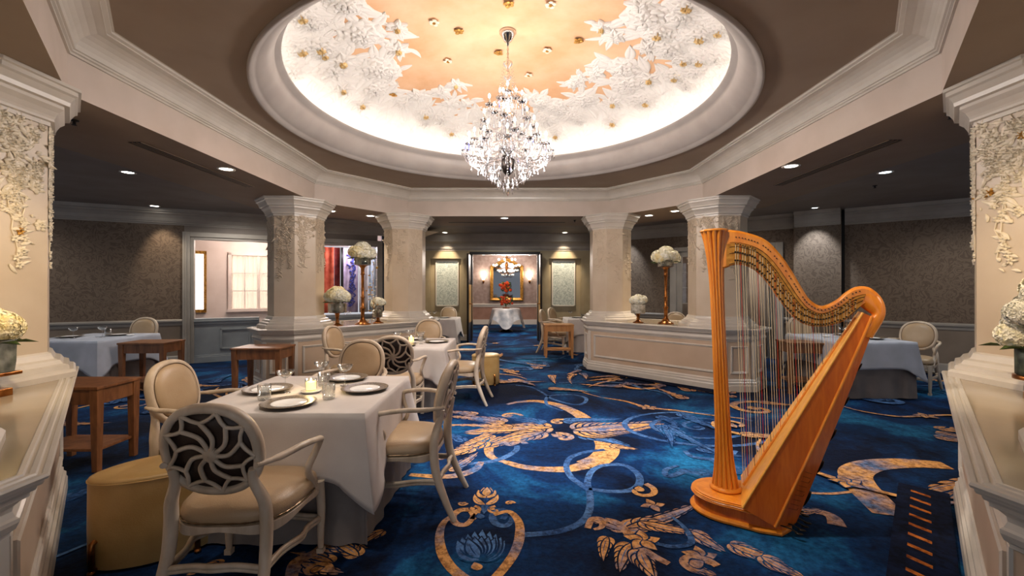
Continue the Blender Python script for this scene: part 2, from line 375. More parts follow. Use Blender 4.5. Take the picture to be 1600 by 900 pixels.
def lobe0(x, y, ang, ln, wd, mi=1, bend=.3):
    z = nz(); n = 9; L_ = []; R_ = []
    for i in range(n):
        t = i/(n-1); ww = wd*(math.sin(PI*t**.75))*.5+.0005; a = ang+bend*t
        cx = x+math.cos(a)*ln*t; cy = y+math.sin(a)*ln*t
        L_.append((cx-math.sin(a)*ww, cy+math.cos(a)*ww, z)); R_.append((cx+math.sin(a)*ww, cy-math.cos(a)*ww, z))
    cp.add(L_+R_, [(i, i+1, n+i+1, n+i) for i in range(n-1)], mi)
def acanthus(x, y, ang, ln, wd, n=6, mi=1, bend=0.2, tip=True):
    for i in range(n):
        t = i/n; a = ang+bend*t; cx = x+math.cos(a)*ln*t; cy = y+math.sin(a)*ln*t; w_ = wd*(1-.55*t)
        for sgn in (1,-1):
            lobe(cx, cy, a+sgn*(.95-.35*t), w_*.78, w_*.34, mi, -sgn*.5)
    lobe(x, y, ang, ln*1.15, wd*.3, mi, bend)
def scroll(x, y, r, a0, turns=1.4, mi=1, w0=.05, s=1):
    pts = [(x+r*math.exp(-.30*t)*math.cos(a0+s*t), y+r*math.exp(-.30*t)*math.sin(a0+s*t)) for t in [i*2*PI*turns/18 for i in range(19)]]
    ribbon(pts, [w0, w0*.75, w0*.45], mi, 4, True); ex, ey = pts[-1]
    lobe(ex-.5*w0, ey, a0, w0*1.8, w0*1.4, mi)
def rosette(x, y, r, mi=1, n=5):
    for i in range(n): lobe(x, y, 2*PI*i/n, r, r*.6, mi, .2)
# traced main design: big interlaced scrolls
ribbon([(792,632),(812,628),(841,627),(872,633),(900,645),(917,657)], [.05,.12,.18])
ribbon([(921,672),(940,685),(949,702),(938,717),(915,727)], [.14,.22,.2])
ribbon([(915,727),(885,733),(848,733),(815,729),(790,722)], [.14,.09,.07], 1)
ribbon([(790,722),(768,714),(764,700),(775,686),(800,682)], [.05,.09,.04])
ribbon([(945,703),(918,706),(893,714),(885,728),(892,745),(912,760),(920,764)], [.05,.05,.06], 2)
ribbon([(920,764),(955,768),(985,766),(999,756),(996,740),(975,727),(945,727),(926,735),(918,752),(922,775),(920,800),(905,818),(870,831),(816,836)], [.04,.06,.05,.05,.05,.05], 2)
ribbon([(806,602),(830,605),(850,615),(862,623),(895,632),(912,630),(915,622),(895,617),(862,618),(853,624),(857,634),(880,642)], [.03,.05,.04], 2)
ribbon([(700,724),(745,724),(780,718),(805,705),(808,696)], [.05,.06,.05], 2)
# central acanthus garland across
def A(px, py, px2, py2, wd, n=7, mi=1, bend=.15):
    a = fl(px,py); b = fl(px2,py2); d = Vector(b)-Vector(a)
    acanthus(a[0], a[1], math.atan2(d.y, d.x), d.length, wd, n, mi, bend)
A(905,680,985,690,.26,6,2,-.3); A(880,658,960,655,.26,6,2,0); A(895,672,1020,668,.66,12)
A(850,662,775,645,.26,6,2); A(862,668,742,670,.48,10); A(850,675,760,692,.4,8); A(790,660,715,648,.3,6); A(760,690,700,708,.3,6); A(850,662,775,645,.16,5,2); A(800,668,700,660,.2,6); A(770,680,705,700,.2,6)
A(745,648,690,640,.2,5); A(740,700,680,715,.22,5); A(725,690,695,672,.16,4,2)
scroll(*fl(873,660),.12,1,1.2); scroll(*fl(880,684),.14,2,1.2,1,.07,-1); scroll(*fl(800,694),.13,0,1.2,1,.06); scroll(*fl(795,650),.15,0,1.3,1,.05)
A(955,696,990,703,.14,4); A(700,735,750,712,.18,5); ribbon([(640,742),(700,745),(740,735),(752,722)],[.05,.09,.05])
# lower-left cartouche with vase motif
ribbon([(735,800),(739,808),(728,820),(712,818),(708,806),(722,797),(745,800),(738,812)], [.03,.045,.05,.04])
ribbon([(715,802),(695,815),(687,835),(690,862),(703,885),(722,902),(740,912)], [.03,.06,.06])
ribbon([(785,812),(792,802),(782,797),(770,805),(774,818),(790,822),(800,812),(795,800)], [.04,.05,.03], 2)
ribbon([(772,805),(795,800),(810,815),(812,838),(805,862),(790,885),(770,908)], [.03,.06,.05], 1)
for dx, dy, s in ((0,0,1.0),):
    x, y = fl(748,876)
    for k in range(-4,5): lobe(x, y+.0, PI/2+k*.28, .30-.018*abs(k), .085, 2, -.12*k)
    for k in range(-2,3): lobe(x, y+.02, PI/2+k*.3, .20, .07, 2, -.1*k)
x, y = fl(746,888); lobe(x, y-.02, PI/2, .07, .06, 1); x, y = fl(752,806); lobe(x, y-.04, PI/2, .07, .05, 2)
x, y = fl(757,796); lobe(x, y-.06, PI/2, .30, .05, 2, 0)
for s in (1,-1):
    scroll(x+s*.07, y-.02, .06, PI/2, 1.1, 1, .025, s); lobe(x, y+.06, PI/2-s*1.1, .17, .05, 1, s*.6); scroll(x+s*.16, y+.08, .04, 0, 1, 1, .02, s)
    lobe(x, y+.16, PI/2-s*.9, .13, .06, 1, s*.4); lobe(x, y+.2, PI/2-s*.5, .12, .05, 1, s*.3)
lobe(x, y+.18, PI/2, .14, .06, 1, 0)
# lower right bouquet by the harp base
for a in [(975,826,1095,800,.2,7),(1000,815,1085,838,.18,7),(975,830,930,812,.12,4),(985,850,960,885,.16,5),(1000,860,1010,895,.18,5),(1080,830,1120,860,.16,4),
          (1140,850,1210,880,.18,6),(1070,880,1110,900,.12,4),(1190,870,1240,900,.16,5),(950,840,935,870,.12,4)]: A(*a)
ribbon([(918,826),(925,812),(940,813),(940,824),(928,828)], [.04,.05,.02]); ribbon([(945,812),(965,818),(985,838),(1010,862),(1045,882)], [.04,.06,.04])
ribbon([(1010,845),(1050,855),(1080,848),(1070,826),(1050,808)], [.03,.04,.02], 2)
x, y = fl(1004,845); rosette(x, y, .11); x, y = fl(1095,870); rosette(x, y, .1); scroll(*fl(1085,885), .12, 0, 1.2, 1, .05); scroll(*fl(1000,768), .14, 1, 1.2, 1, .05, -1); x,y=fl(1020,790); rosette(x,y,.09,1,4)
# left of cartouche, under the near chair
for a in [(500,852,560,862,.16,6),(560,870,530,845,.14,5),(470,880,520,900,.15,5),(600,830,560,850,.1,4),(350,880,300,893,.12,5),(520,880,470,860,.12,4)]: A(*a)
ribbon([(455,905),(462,880),(490,865),(505,850)], [.06,.07,.03]); scroll(*fl(490,893), .09, 0, 1.3, 1, .035)
# right of the harp: large gold arc, line, flowers
ribbon([(1480,728),(1420,724),(1365,727),(1338,737),(1340,752),(1360,775),(1392,806)], [.16,.2,.22,.22,.2])
ribbon([(1250,770),(1300,772),(1345,768),(1392,772)], .03); ribbon([(1230,800),(1275,800),(1300,808),(1308,822)], [.03,.07,.08,.1])
A(1235,798,1280,800,.14,5); A(1225,783,1255,778,.12,3)
for a in [(1160,740,1120,720,.2,5,2),(1120,745,1070,735,.25,6,2),(1090,700,1150,715,.18,5,2),(1100,755,1180,760,.22,6,2)]: A(*a)
ribbon([(1075,735),(1045,745),(1040,735),(1060,728)], [.06,.05,.03], 2); ribbon([(1070,705),(1085,715),(1130,718),(1150,705)], [.04,.06,.04], 2)
for r_, m_ in ((1.0,2),(.62,2)):
    x0, y0 = fl(1090,668); ribbon([(x0+.75*r_*math.cos(t), y0+.55*r_*math.sin(t)) for t in [i*2*PI*.8/12+.4 for i in range(13)]], [.02,.06,.05], m_, 5, True)
scroll(x0, y0, .3, 0, 1.5, 2, .05); scroll(x0+.4, y0+.1, .2, 2, 1.3, 2, .05, -1)
# smaller scattered ornament over the rest of the room
rc = random.Random(11)
for i in range(120):
    X = rc.uniform(-7, 7); Y = rc.uniform(3.0, 12) if i % 3 else rc.uniform(2.4, 6)
    if -2.2 < X < 1.7 and Y < 6.3: continue
    if abs(X) < 1.1 and Y < 5: continue
    if X > 1.7 and X < 3.2 and Y < 4.0: continue
    k = rc.random(); m_ = 1 if rc.random() < .62 else 2
    if k < .42:
        a0 = rc.uniform(0, 6.28)
        for q in range(4): acanthus(X+rc.uniform(-.5,.5), Y+rc.uniform(-.4,.4), a0+rc.uniform(-.6,.6), rc.uniform(.35,.8), rc.uniform(.15,.26), 5, m_, rc.uniform(-.4,.4))
    elif k < .72:
        sg = rc.choice((1,-1)); r0 = rc.uniform(.3,.75); a0 = rc.uniform(0,6.28)
        scroll(X, Y, r0, a0, 1.5, m_, rc.uniform(.05,.12), sg)
        acanthus(X+r0*math.cos(a0), Y+r0*math.sin(a0), a0-sg*1.6, .5, .2, 5, 1)
    else:
        pts = [(X, Y)]; a = rc.uniform(0, 6.28)
        for q in range(6):
            a += rc.uniform(-.9,.9); pts.append((pts[-1][0]+.35*math.cos(a), pts[-1][1]+.35*math.sin(a)))
        ribbon(pts, [.02,.06,.02], m_, 6, True); rosette(*pts[3], .12, 1)
# navy borders with gold dashes along the low walls
def border(a, b, wd=.5, rows=True):
    a, b = Vector(a), Vector(b); t = (b-a).normalized(); q = Vector((-t.y, t.x)); z = nz()+.0006
    cp.add([(*a, z), (*b, z), (*(b+q*wd), z), (*(a+q*wd), z)], [(0,1,2,3)], 3)
    if rows:
        n = int((b-a).length/.15); z += 2e-4
        c0, c1 = a+q*wd*.28, b+q*wd*.28
        cp.add([(*c0,z),(*c1,z),(*(c1+q*wd*.34),z),(*(c0+q*wd*.34),z)], [(0,1,2,3)], 3)
        for i in range(n):
            c = a+t*(i+.6)*.15; s0 = c+q*wd*.26+t*.022; s1 = c+q*wd*.64-t*.022
            cp.add([(*(s0-t*.018),z+1e-4),(*(s0+t*.018),z+1e-4),(*(s1+t*.018),z+1e-4),(*(s1-t*.018),z+1e-4)], [(0,1,2,3)], 4)
border((1.18,1.47),(2.87,3.28),-.27)
border((1.15,7.95),(2.85,5.98),.22,False); border((-1.15,7.95),(-2.85,5.98),-.22,False)
struct(cp.build('floor', CARPET))

# ---- ceiling tray
TX = -.05
def tray(hx, cx, y0, y1, yb, yf):   # octagon: straight sides x=+-hx between y0..y1, far/near edges half width cx
    return [(TX-cx,yb),(TX+cx,yb),(TX+hx,y0),(TX+hx,y1),(TX+cx,yf),(TX-cx,yf),(TX-hx,y1),(TX-hx,y0)]
T = tray(2.92, 1.83, 2.95, 6.64, 1.58, 8.0)
SO = tray(4.12, 2.36, 2.45, 7.15, .40, 9.2)
BIG = [(-5,-3.4),(5,-3.4),(12,1),(12,8.6),(3,14),(-3,14),(-12,8.6),(-12,1)]
def ringface(A_, B_, za, zb, name, m):
    mb = MB(); mb.loft([[(x,y,za) for x,y in A_], [(x,y,zb) for x,y in B_]], True, False, 0, False); return struct(mb.build(name, m))
ringface(T, SO, 2.76, 2.76, 'ceiling', M['soffit'])
ringface(SO, SO, 2.76, 2.95, 'ceiling', M['outer_ceiling'])
ringface(SO, BIG, 2.95, 2.95, 'ceiling', M['outer_ceiling'])
mb = MB(); mb.stack(T, [(0,2.76),(0,3.03)], caps=False); struct(mb.build('ceiling', M['fascia']))
mb = MB(); prof = [(0,3.03),(-.015,3.03),(-.015,3.045),(-.028,3.05),(-.028,3.062),(-.04,3.066)]
prof += [(-.04-.15*(1-math.cos(t*PI/2))*1.0, 3.066+.125*math.sin(t*PI/2)) for t in [i/6 for i in range(1,7)]]
prof += [(-.20,3.191),(-.20,3.20),(-.225,3.205),(-.225,3.22),(-.25,3.222)]
mb.stack(T, prof, caps=False); struct(mb.build('trim_1', M['trim']))
# flat field between octagon and the round dome opening
NC = 96; RO = 2.42; RI = 2.17
ci = [(TX+RO*math.cos(2*PI*k/NC), TCY+RO*math.sin(2*PI*k/NC)) for k in range(NC)]
To = offset(T, -.24)
def hit(poly, ang):   # point on polygon along a ray from tray centre
    d = Vector((math.cos(ang), math.sin(ang))); c = Vector((TX, TCY)); best = None
    for i in range(len(poly)):
        a, b = Vector(poly[i]), Vector(poly[(i+1) % len(poly)]); e = b-a; den = d.x*e.y-d.y*e.x
        if abs(den) < 1e-9: continue
        t = ((a-c).x*e.y-(a-c).y*e.x)/den; u = ((a-c).x*d.y-(a-c).y*d.x)/den
        if t > 0 and -1e-6 <= u <= 1+1e-6: best = t if best is None else max(best, t)
    return c+d*best
angs = sorted([2*PI*k/NC for k in range(NC)]+[math.atan2(y-TCY, x-TX) % (2*PI) for x, y in To])
mb = MB(); mb.loft([[(*hit(To,a), 3.221) for a in angs], [(TX+RO*math.cos(a), TCY+RO*math.sin(a), 3.221) for a in angs]], True, False, 0, False)
struct(mb.build('ceiling', M['soffit']))
mb = MB(); prof = [(RO,3.221),(RO,3.20),(RO-.02,3.197),(RO-.03,3.21),(RO-.045,3.215),(RO-.05,3.232)]
prof += [(RO-.05-.15*math.sin(t*PI/2)**1.3, 3.232+.2*(1-math.cos(t*PI/2))+.03*t) for t in [i/8 for i in range(1,9)]]
prof += [(RI+.03,3.465),(RI+.03,3.475),(RI+.012,3.478),(RI+.012,3.49),(RI,3.494),(RI,3.515),(RI+.02,3.52),(RI+.03,3.50),(RI+.2,3.47),(RO+.15,3.47)]
mb.lathe(prof, (TX,TCY,0), 128, caps=False); struct(mb.build('trim_2', M['ring']))
# dome
DR, DZ, DH = 2.62, 3.50, .72
def domez(r): return DZ + DH*math.sqrt(max(0, 1-(r/DR)**2))
mb = MB(); mb.lathe([(DR*math.sin(t*PI/2)+.0001, DZ+DH*math.cos(t*PI/2)) for t in [i/28 for i in range(29)]], (TX,TCY,0), 128, caps=False)
struct(mb.build('ceiling_dome', M['dome']))
mb = MB(); mb.tube([(TX+2.36*math.cos(2*PI*k/72), TCY+2.36*math.sin(2*PI*k/72), 3.51) for k in range(72)], .012, 6, True)
struct(mb.build('trim_cove_light', mat('cove_strip', (1,1,1,1), .5, emit=(1,.96,.90,1), es=11)))

# ---- dome relief: white plaster flowers and leaves
def dome_at(px, py):
    d = Vector(((px-800)/FPX, 1, (450-py)/FPX)); o = Vector((-TX, -TCY, EYE-DZ)); lo_, hi_ = 1.0, 14.0
    f = lambda t: ((o.x+d.x*t)**2+(o.y+d.y*t)**2)/DR**2 + ((o.z+d.z*t)/DH)**2 - 1
    a = d.x**2/DR**2+d.y**2/DR**2+d.z**2/DH**2; b = 2*(o.x*d.x/DR**2+o.y*d.y/DR**2+o.z*d.z/DH**2); c = f(0)
    D = b*b-4*a*c
    if D < 0: return None
    t = (-b+math.sqrt(D))/(2*a); p = o+d*t
    return p.x, p.y                         # relative to the dome centre
rel = MB(); relg = MB()
def dsurf(x, y, h):
    r = math.hypot(x, y)
    if r > DR*.985: x *= DR*.985/r; y *= DR*.985/r; r = DR*.985
    z = domez(r); nrm = Vector((-x/DR**2, -y/DR**2, -(z-DZ)/DH**2)).normalized()
    return Vector((TX+x, TCY+y, z)) + nrm*h
def petal(mb, x, y, ang, ln, wd, h=.018, bend=0, mi=0, pw=.8):
    n = 7; rows = []
    for i in range(n):
        t = i/(n-1); a = ang+bend*t; ww = wd*.5*math.sin(PI*min(.999, max(.03, t**pw))); cx = x+math.cos(a)*ln*t; cy = y+math.sin(a)*ln*t
        px_, py_ = -math.sin(a), math.cos(a)
        rows.append([dsurf(cx+px_*ww*s, cy+py_*ww*s, hh) for s, hh in ((1,.0005),(.85,h),(.1,h*.8),(0,h*.45),(-.1,h*.8),(-.85,h),(-1,.0005))])
    mb.loft(rows, False, False, mi, True)
def blossom(x, y, r, seed=0, gold=False, kind=0):
    q = random.Random(seed); a0 = q.random()*6
    if kind == 0:      # peony: layered round petals
        for lay, (rr, n, h) in enumerate(((1,9,.018),(.74,7,.034),(.48,6,.05),(.26,4,.064))):
            for i in range(n): petal(rel, x, y, a0+lay*.5+2*PI*i/n+q.uniform(-.12,.12), r*rr, r*rr*.95, h, q.uniform(-.25,.25), pw=1.5)
    else:
        for i in range(6): petal(rel, x, y, a0+2*PI*i/6, r, r*.62, .03, q.uniform(-.3,.3))
        for i in range(5): petal(rel, x, y, a0+.5+2*PI*i/5, r*.55, r*.4, .05)
    if gold:
        for i in range(8): petal(relg, x, y, a0+i*.8, r*.24, r*.11, .075, .6)
    return
FLW = [ # photo position, radius (m)
 (565,52,.26,0,0),(592,108,.27,0,0),(520,110,.24,0,0),(500,72,.2,0,1),(470,75,.2,0,1),(535,95,.18,1,1),(622,75,.15,1,1),(620,40,.12,1,1),(540,5,.2,0,0),(612,112,.14,1,0),(585,140,.2,0,0),(470,22,.18,0,1),(455,110,.2,0,0),
 (653,148,.16,1,0),(690,142,.15,1,0),(705,160,.14,1,0),(665,178,.17,0,1),(712,130,.12,1,1),(630,160,.15,1,0),(728,160,.12,1,0),(535,138,.14,1,1),(565,162,.15,1,1),(705,205,.16,0,1),(690,185,.2,0,0),
 (845,158,.18,0,0),(868,165,.18,0,0),(830,150,.12,1,0),(890,180,.16,0,0),(868,210,.16,0,1),(900,186,.1,1,0),(855,185,.2,0,0),(755,190,.16,0,0),
 (930,112,.15,1,0),(975,105,.22,0,0),(980,130,.24,0,0),(915,155,.2,0,0),(958,160,.15,1,1),(1015,122,.16,1,1),(1010,158,.18,0,1),(958,190,.18,0,1),(905,122,.12,1,0),(895,130,.1,1,0),(1055,118,.15,0,1),
 (1010,25,.26,0,0),(1028,50,.2,0,1),(1065,25,.2,0,0),(1075,5,.2,0,1),(1000,5,.15,1,0),(960,55,.14,1,0),(940,40,.12,1,1),(1010,72,.14,1,0),(1070,92,.16,0,1),(1095,55,.2,0,1),(1045,75,.2,0,0),(1125,45,.16,0,1),(1120,90,.18,0,0),(1090,110,.2,0,0)]
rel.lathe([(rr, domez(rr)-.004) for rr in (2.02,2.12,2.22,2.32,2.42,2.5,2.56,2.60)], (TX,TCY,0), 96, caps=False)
for i, (px, py, r, kind, g) in enumerate(FLW):
    p = dome_at(px, py)
    if not p or math.hypot(*p) > DR*.95: continue
    q = random.Random(100+i); big = r > .17
    for k in range(6 if big else 4):
        a = q.uniform(0, 2*PI); petal(rel, p[0]+math.cos(a)*r*.6, p[1]+math.sin(a)*r*.6, a+q.uniform(-.3,.3), r*q.uniform(1.0,1.7), r*q.uniform(.35,.6), .014, q.uniform(-.5,.5))
    blossom(p[0], p[1], r, i, g, kind)
q = random.Random(5)   # leafy base all round the rim, also where the frame does not reach
for i in range(330):
    a = 2*PI*i/330+q.uniform(-.03,.03); r = q.uniform(2.0, 2.5); L_ = q.uniform(.3,.62)
    petal(rel, r*math.cos(a), r*math.sin(a), a+PI+q.uniform(-1.0,1.0), L_, q.uniform(.13,.24), .012, q.uniform(-.8,.8))
for i in range(26):
    a = 2*PI*i/26+q.uniform(-.08,.08); r = q.uniform(1.75,2.2)
    if math.sin(a) < .25 or q.random() < .5: blossom(r*math.cos(a), r*math.sin(a), q.uniform(.13,.22), 400+i, q.random() < .4, 0)
for i in range(40):
    a = q.uniform(0, 2*PI); r = q.uniform(1.7,2.3)
    ln = q.uniform(.25,.5); petal(rel, r*math.cos(a), r*math.sin(a), a+PI+q.uniform(-.9,.9), ln, ln*.4, .02, q.uniform(-.6,.6))
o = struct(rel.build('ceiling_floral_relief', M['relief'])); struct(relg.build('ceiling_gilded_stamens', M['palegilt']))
for i, (px, py, wh) in enumerate(((678,32,'nearest the left flower cluster'),(717,46,'between the left flowers and the chandelier canopy'),(700,93,'beside the middle of the chandelier on its left'),(779,80,'close to the left of the chandelier stem'),
        (855,76,'right of the chandelier canopy'),(904,61,'nearest the long white leaves on the right'),(860,4,'at the top edge, right of the canopy'),(795,3,'at the top edge, above the canopy'),
        (826,115,'right of the chandelier crown'),(614,146,'at the lower tip of the left peonies'),(1058,116,'by the right rim of the flowers'))):
    p = dome_at(px, py); t = MB(); tl = []
    P = dsurf(p[0], p[1], 0); root = thing('ceiling_flower', 'gilded plaster flower on the dome, '+wh, 'ornament', P, 0, 'scattered gilt flowers on the dome'); root.scale = (.72,.72,.72)
    a = MB(); b = MB()
    for k in range(5):
        an = 2*PI*k/5+i; a.ell((math.cos(an)*.045, math.sin(an)*.045, -.03-.01*(k % 2)), (.035,.035,.008), 8, 5)
    for k in range(6): b.ell((math.cos(k)*.016, math.sin(k)*.016, -.045), (.011,.011,.011), 6, 4)
    b.tube([(0,0,0),(.01,0,-.03)], .006, 6)
    a.build('petals', M['gilt'] if i % 2 else M['vine'], root); b.build('stamens', M['gilt'], root)

# ---- outer walls
def wallbox(name, p0, p1, z0, z1, m, th=.1, side=1):   # body lies on the outer side
    p0, p1 = Vector(p0), Vector(p1); t = (p1-p0).normalized(); q = Vector((-t.y, t.x))*side*th
    mb = MB(); a, b, c, d = p0, p1, p1+q, p0+q
    mb.hexa([(*a,z0),(*b,z0),(*c,z0),(*d,z0),(*a,z1),(*b,z1),(*c,z1),(*d,z1)]); return struct(mb.build(name, m))
CROWN = [(0,2.66),(.012,2.66),(.012,2.685),(.03,2.69),(.03,2.71),(.04,2.72),(.055,2.78),(.085,2.83),(.12,2.86),(.12,2.88),(.15,2.89),(.16,2.95)]
RAIL = [(0,.745),(.012,.745),(.018,.77),(.018,.79),(.035,.80),(.045,.82),(.045,.845),(.03,.86),(0,.862)]
BASE = [(0,.165),(.012,.16),(.018,.14),(.02,0)]
def mould(name, p0, p1, prof, m, flip=False, ext=0):
    path = [p1, p0] if flip else [p0, p1]; mb = MB(); mb.sweep(path, prof); return struct(mb.build(name, m))
W1a, W1b = Vector((-6.2,8.55)), Vector((.889,.457))
def W1(s, t=0): n = Vector((-.457,.889)); return W1b*s+W1a+n*t
def wall_run(side, pa, pb, papermat, sd, flip, rail=True):
    wallbox('wall_'+side, pa, pb, .80, 2.95, papermat, .1, sd); wallbox('wall_'+side, pa, pb, 0, .80, M['panel_dark'], .1, sd)
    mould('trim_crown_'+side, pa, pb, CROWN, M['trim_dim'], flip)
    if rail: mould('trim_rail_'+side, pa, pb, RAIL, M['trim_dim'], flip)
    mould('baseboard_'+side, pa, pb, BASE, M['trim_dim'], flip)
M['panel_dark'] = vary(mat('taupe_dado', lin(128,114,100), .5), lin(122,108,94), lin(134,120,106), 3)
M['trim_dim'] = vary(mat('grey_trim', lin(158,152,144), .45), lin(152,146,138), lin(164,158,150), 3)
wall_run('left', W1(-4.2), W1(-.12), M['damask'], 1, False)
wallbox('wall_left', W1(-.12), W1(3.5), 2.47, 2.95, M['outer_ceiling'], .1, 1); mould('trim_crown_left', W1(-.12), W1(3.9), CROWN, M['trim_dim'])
wallbox('wall_left', W1(3.6), W1(3.9), 0, 2.95, M['navy'], .1, 1)
# opening frame (casing)
mb = MB()
def vbar(s0, s1, z0, z1, d=.05, t0=-.06):
    a, b, c, e = W1(s0,t0), W1(s1,t0), W1(s1,.12), W1(s0,.12); mb.hexa([(*a,z0),(*b,z0),(*c,z0),(*e,z0),(*a,z1),(*b,z1),(*c,z1),(*e,z1)])
vbar(-.14,-.02,0,2.54); vbar(-.02,.04,0,2.45,t0=-.03); vbar(-.02,3.5,2.45,2.54); vbar(.04,3.48,2.40,2.45,t0=-.03); vbar(3.48,3.6,0,2.54)
vbar(-.10,-.07,0,2.54,t0=-.075)
struct(mb.build('trim_opening_frame', M['trim_dim'], bevel=.006))
# half wall with panel in the opening
def low_panel(s0, s1, label, door_gap=False):
    root = thing('half_wall', label, 'half wall', (*W1((s0+s1)/2,.05),0)); c = Vector((*W1((s0+s1)/2,.05),0))
    def bx(mb, a, b, z0, z1, t0, t1):
        q = [W1(a,t0), W1(b,t0), W1(b,t1), W1(a,t1)]; mb.hexa([(p.x-c.x,p.y-c.y,z0) for p in q]+[(p.x-c.x,p.y-c.y,z1) for p in q])
    m1 = MB(); bx(m1, s0, s1, 0, .80, 0, .12); m1.build('body', M['bluegrey'], root)
    m2 = MB(); bx(m2, s0, s1, .80, .83, -.05, .17); bx(m2, s0, s1, .83, .865, -.035, .155); bx(m2, s0, s1, .75, .80, -.03, .15); m2.build('cap', M['bluegrey'], root, bevel=.006)
    m3 = MB(); bx(m3, s0, s1, 0, .12, -.025, .13); bx(m3, s0, s1, .12, .15, -.012, .13); m3.build('baseboard', M['bluegrey'], root, bevel=.004)
    w_ = s1-s0; n = max(1, round(w_/.75))
    for i in range(n):
        a = s0+w_*i/n+.14; b = s0+w_*(i+1)/n-.14; m4 = MB()
        if n == 1: a = s0+.42
        bx(m4, a, b, .24, .28, -.025, .0); bx(m4, a, b, .62, .66, -.025, 0); bx(m4, a, a+.04, .24, .66, -.025, 0); bx(m4, b-.04, b, .24, .66, -.025, 0)
        m4.build('panel_moulding', M['bluegrey'], root, bevel=.008)
low_panel(.04, 1.13, 'blue-grey panelled half wall in the left opening, below the curtained window'); low_panel(2.1, 3.4, 'blue-grey half wall behind the two left column vases')
# ---- bright room beyond the left opening
wallbox('wall_lounge_back', W1(-1.6,2.3), W1(-.42,2.3), 0, 2.85, M['pinkwhite']); wallbox('wall_lounge_back', W1(-.1,2.3), W1(.42,2.3), 0, 2.85, M['pinkwhite'])
wallbox('wall_lounge_back', W1(1.62,2.3), W1(2.1,2.3), 0, 2.85, M['pinkwhite'])
for s0, s1 in ((-.42,-.1),(.42,1.62)):
    wallbox('wall_lounge_back', W1(s0,2.3), W1(s1,2.3), 0, .93, M['pinkwhite']); wallbox('wall_lounge_back', W1(s0,2.3), W1(s1,2.3), 2.28, 2.85, M['pinkwhite'])
wallbox('wall_lounge_right', W1(2.1,1.3), W1(2.1,2.4), 0, 2.85, M['pinkwhite'], .1, -1); wallbox('wall_lounge_right', W1(2.1,1.3), W1(4.6,1.3), 0, .8, M['bluegrey']); wallbox('wall_lounge_right', W1(2.1,1.3), W1(4.6,1.3), 2.5, 2.85, M['pinkwhite'])
wallbox('wall_lounge_left', W1(-1.6,.1), W1(-1.6,2.4), 0, 2.85, M['pinkwhite'], .1, 1)
mb = MB(); mb.add([(*W1(-2,.1),2.85),(*W1(5,.1),2.85),(*W1(5,2.6),2.85),(*W1(-2,2.6),2.85)], [(0,1,2,3)]); struct(mb.build('ceiling_lounge', M['pinkwhite']))
light('vestibule_fill', 'SPOT', (-.2,11.0,2.9), 130, NEUT, .15, None, 160)  # unseen fill lamps added to brighten vestibule, opening, aisles and right rear
c = W1(.6,-1.0); light('opening_fill', 'SPOT', (c.x,c.y,2.9), 45, NEUT, .15, (c.x,c.y+.6,0), 150)
c = W1(-3,-1.0); light('left_aisle_fill', 'SPOT', (c.x,c.y,2.9), 45, NEUT, .2, None, 160)
light('right_aisle_fill', 'SPOT', (6.8,6.2,2.9), 45, NEUT, .2, None, 160)
light('right_rear_fill', 'SPOT', (4.0,8.6,2.9), 50, NEUT, .2, None, 160)
c = W1(.9,1.2); light('lounge_light', 'POINT', (c.x,c.y,2.5), 34, (1,.86,.78), .25)
c = W1(3.1,.9); light('lounge_light_right', 'POINT', (c.x,c.y,2.4), 14, (.95,.88,1), .15)
def wbox(mb, s0, s1, z0, z1, t0, t1, mi=0):
    q = [W1(s0,t0), W1(s1,t0), W1(s1,t1), W1(s0,t1)]; mb.hexa([(p.x,p.y,z0) for p in q]+[(p.x,p.y,z1) for p in q], mi)
mb = MB(); wbox(mb,.38,.45,.88,2.33,2.22,2.42); wbox(mb,1.59,1.66,.88,2.33,2.22,2.42); wbox(mb,.38,1.66,2.26,2.34,2.22,2.42); wbox(mb,.36,1.68,.88,.95,2.18,2.42)
wbox(mb,.99,1.05,.95,2.26,2.25,2.34)
for s0, s1 in ((.45,.99),(1.05,1.59)):
    wbox(mb,(s0+s1)/2-.012,(s0+s1)/2+.012,.95,2.26,2.27,2.32)
    for k in (1,2): wbox(mb,s0,s1,.95+k*.437-.012,.95+k*.437+.012,2.27,2.32)
struct(mb.build('window_1', M['pinkwhite']))
mb = MB(); wbox(mb,-.7,2.0,.6,2.6,2.75,2.77); struct(mb.build('window_daylight', M['winglow']))
mb = MB(); n = 120   # pleated sheer behind the sash
rows = []
for z in (.93,2.3): rows.append([(*W1(.42+1.2*i/n, 2.39+.018*math.sin(i*1.9)), z) for i in range(n+1)])
mb.loft(rows, False, False); tag(mb.build('sheer_curtain', M['lined']), 'pleated cream sheer curtain behind the white paned window of the lounge', 'curtain')
root = thing('gilt_frame', 'narrow gilt framed window panel at the left edge of the lounge', 'framed panel', (*W1(-.26,2.3),0)); c = Vector((*W1(-.26,2.3),0))
def rel_wbox(mb, s0, s1, z0, z1, t0, t1):
    q = [W1(s0,t0)-c.to_2d(), W1(s1,t0)-c.to_2d(), W1(s1,t1)-c.to_2d(), W1(s0,t1)-c.to_2d()]; mb.hexa([(p.x,p.y,z0) for p in q]+[(p.x,p.y,z1) for p in q])
mb = MB(); rel_wbox(mb,-.46,-.41,.9,2.32,2.22,2.36); rel_wbox(mb,-.11,-.06,.9,2.32,2.22,2.36); rel_wbox(mb,-.46,-.06,2.27,2.34,2.22,2.36); rel_wbox(mb,-.46,-.06,.88,.95,2.22,2.36); mb.build('frame', M['gilt'], root)
mb = MB(); rel_wbox(mb,-.41,-.11,.95,2.27,2.33,2.35); mb.build('pane', M['winglow'], root)
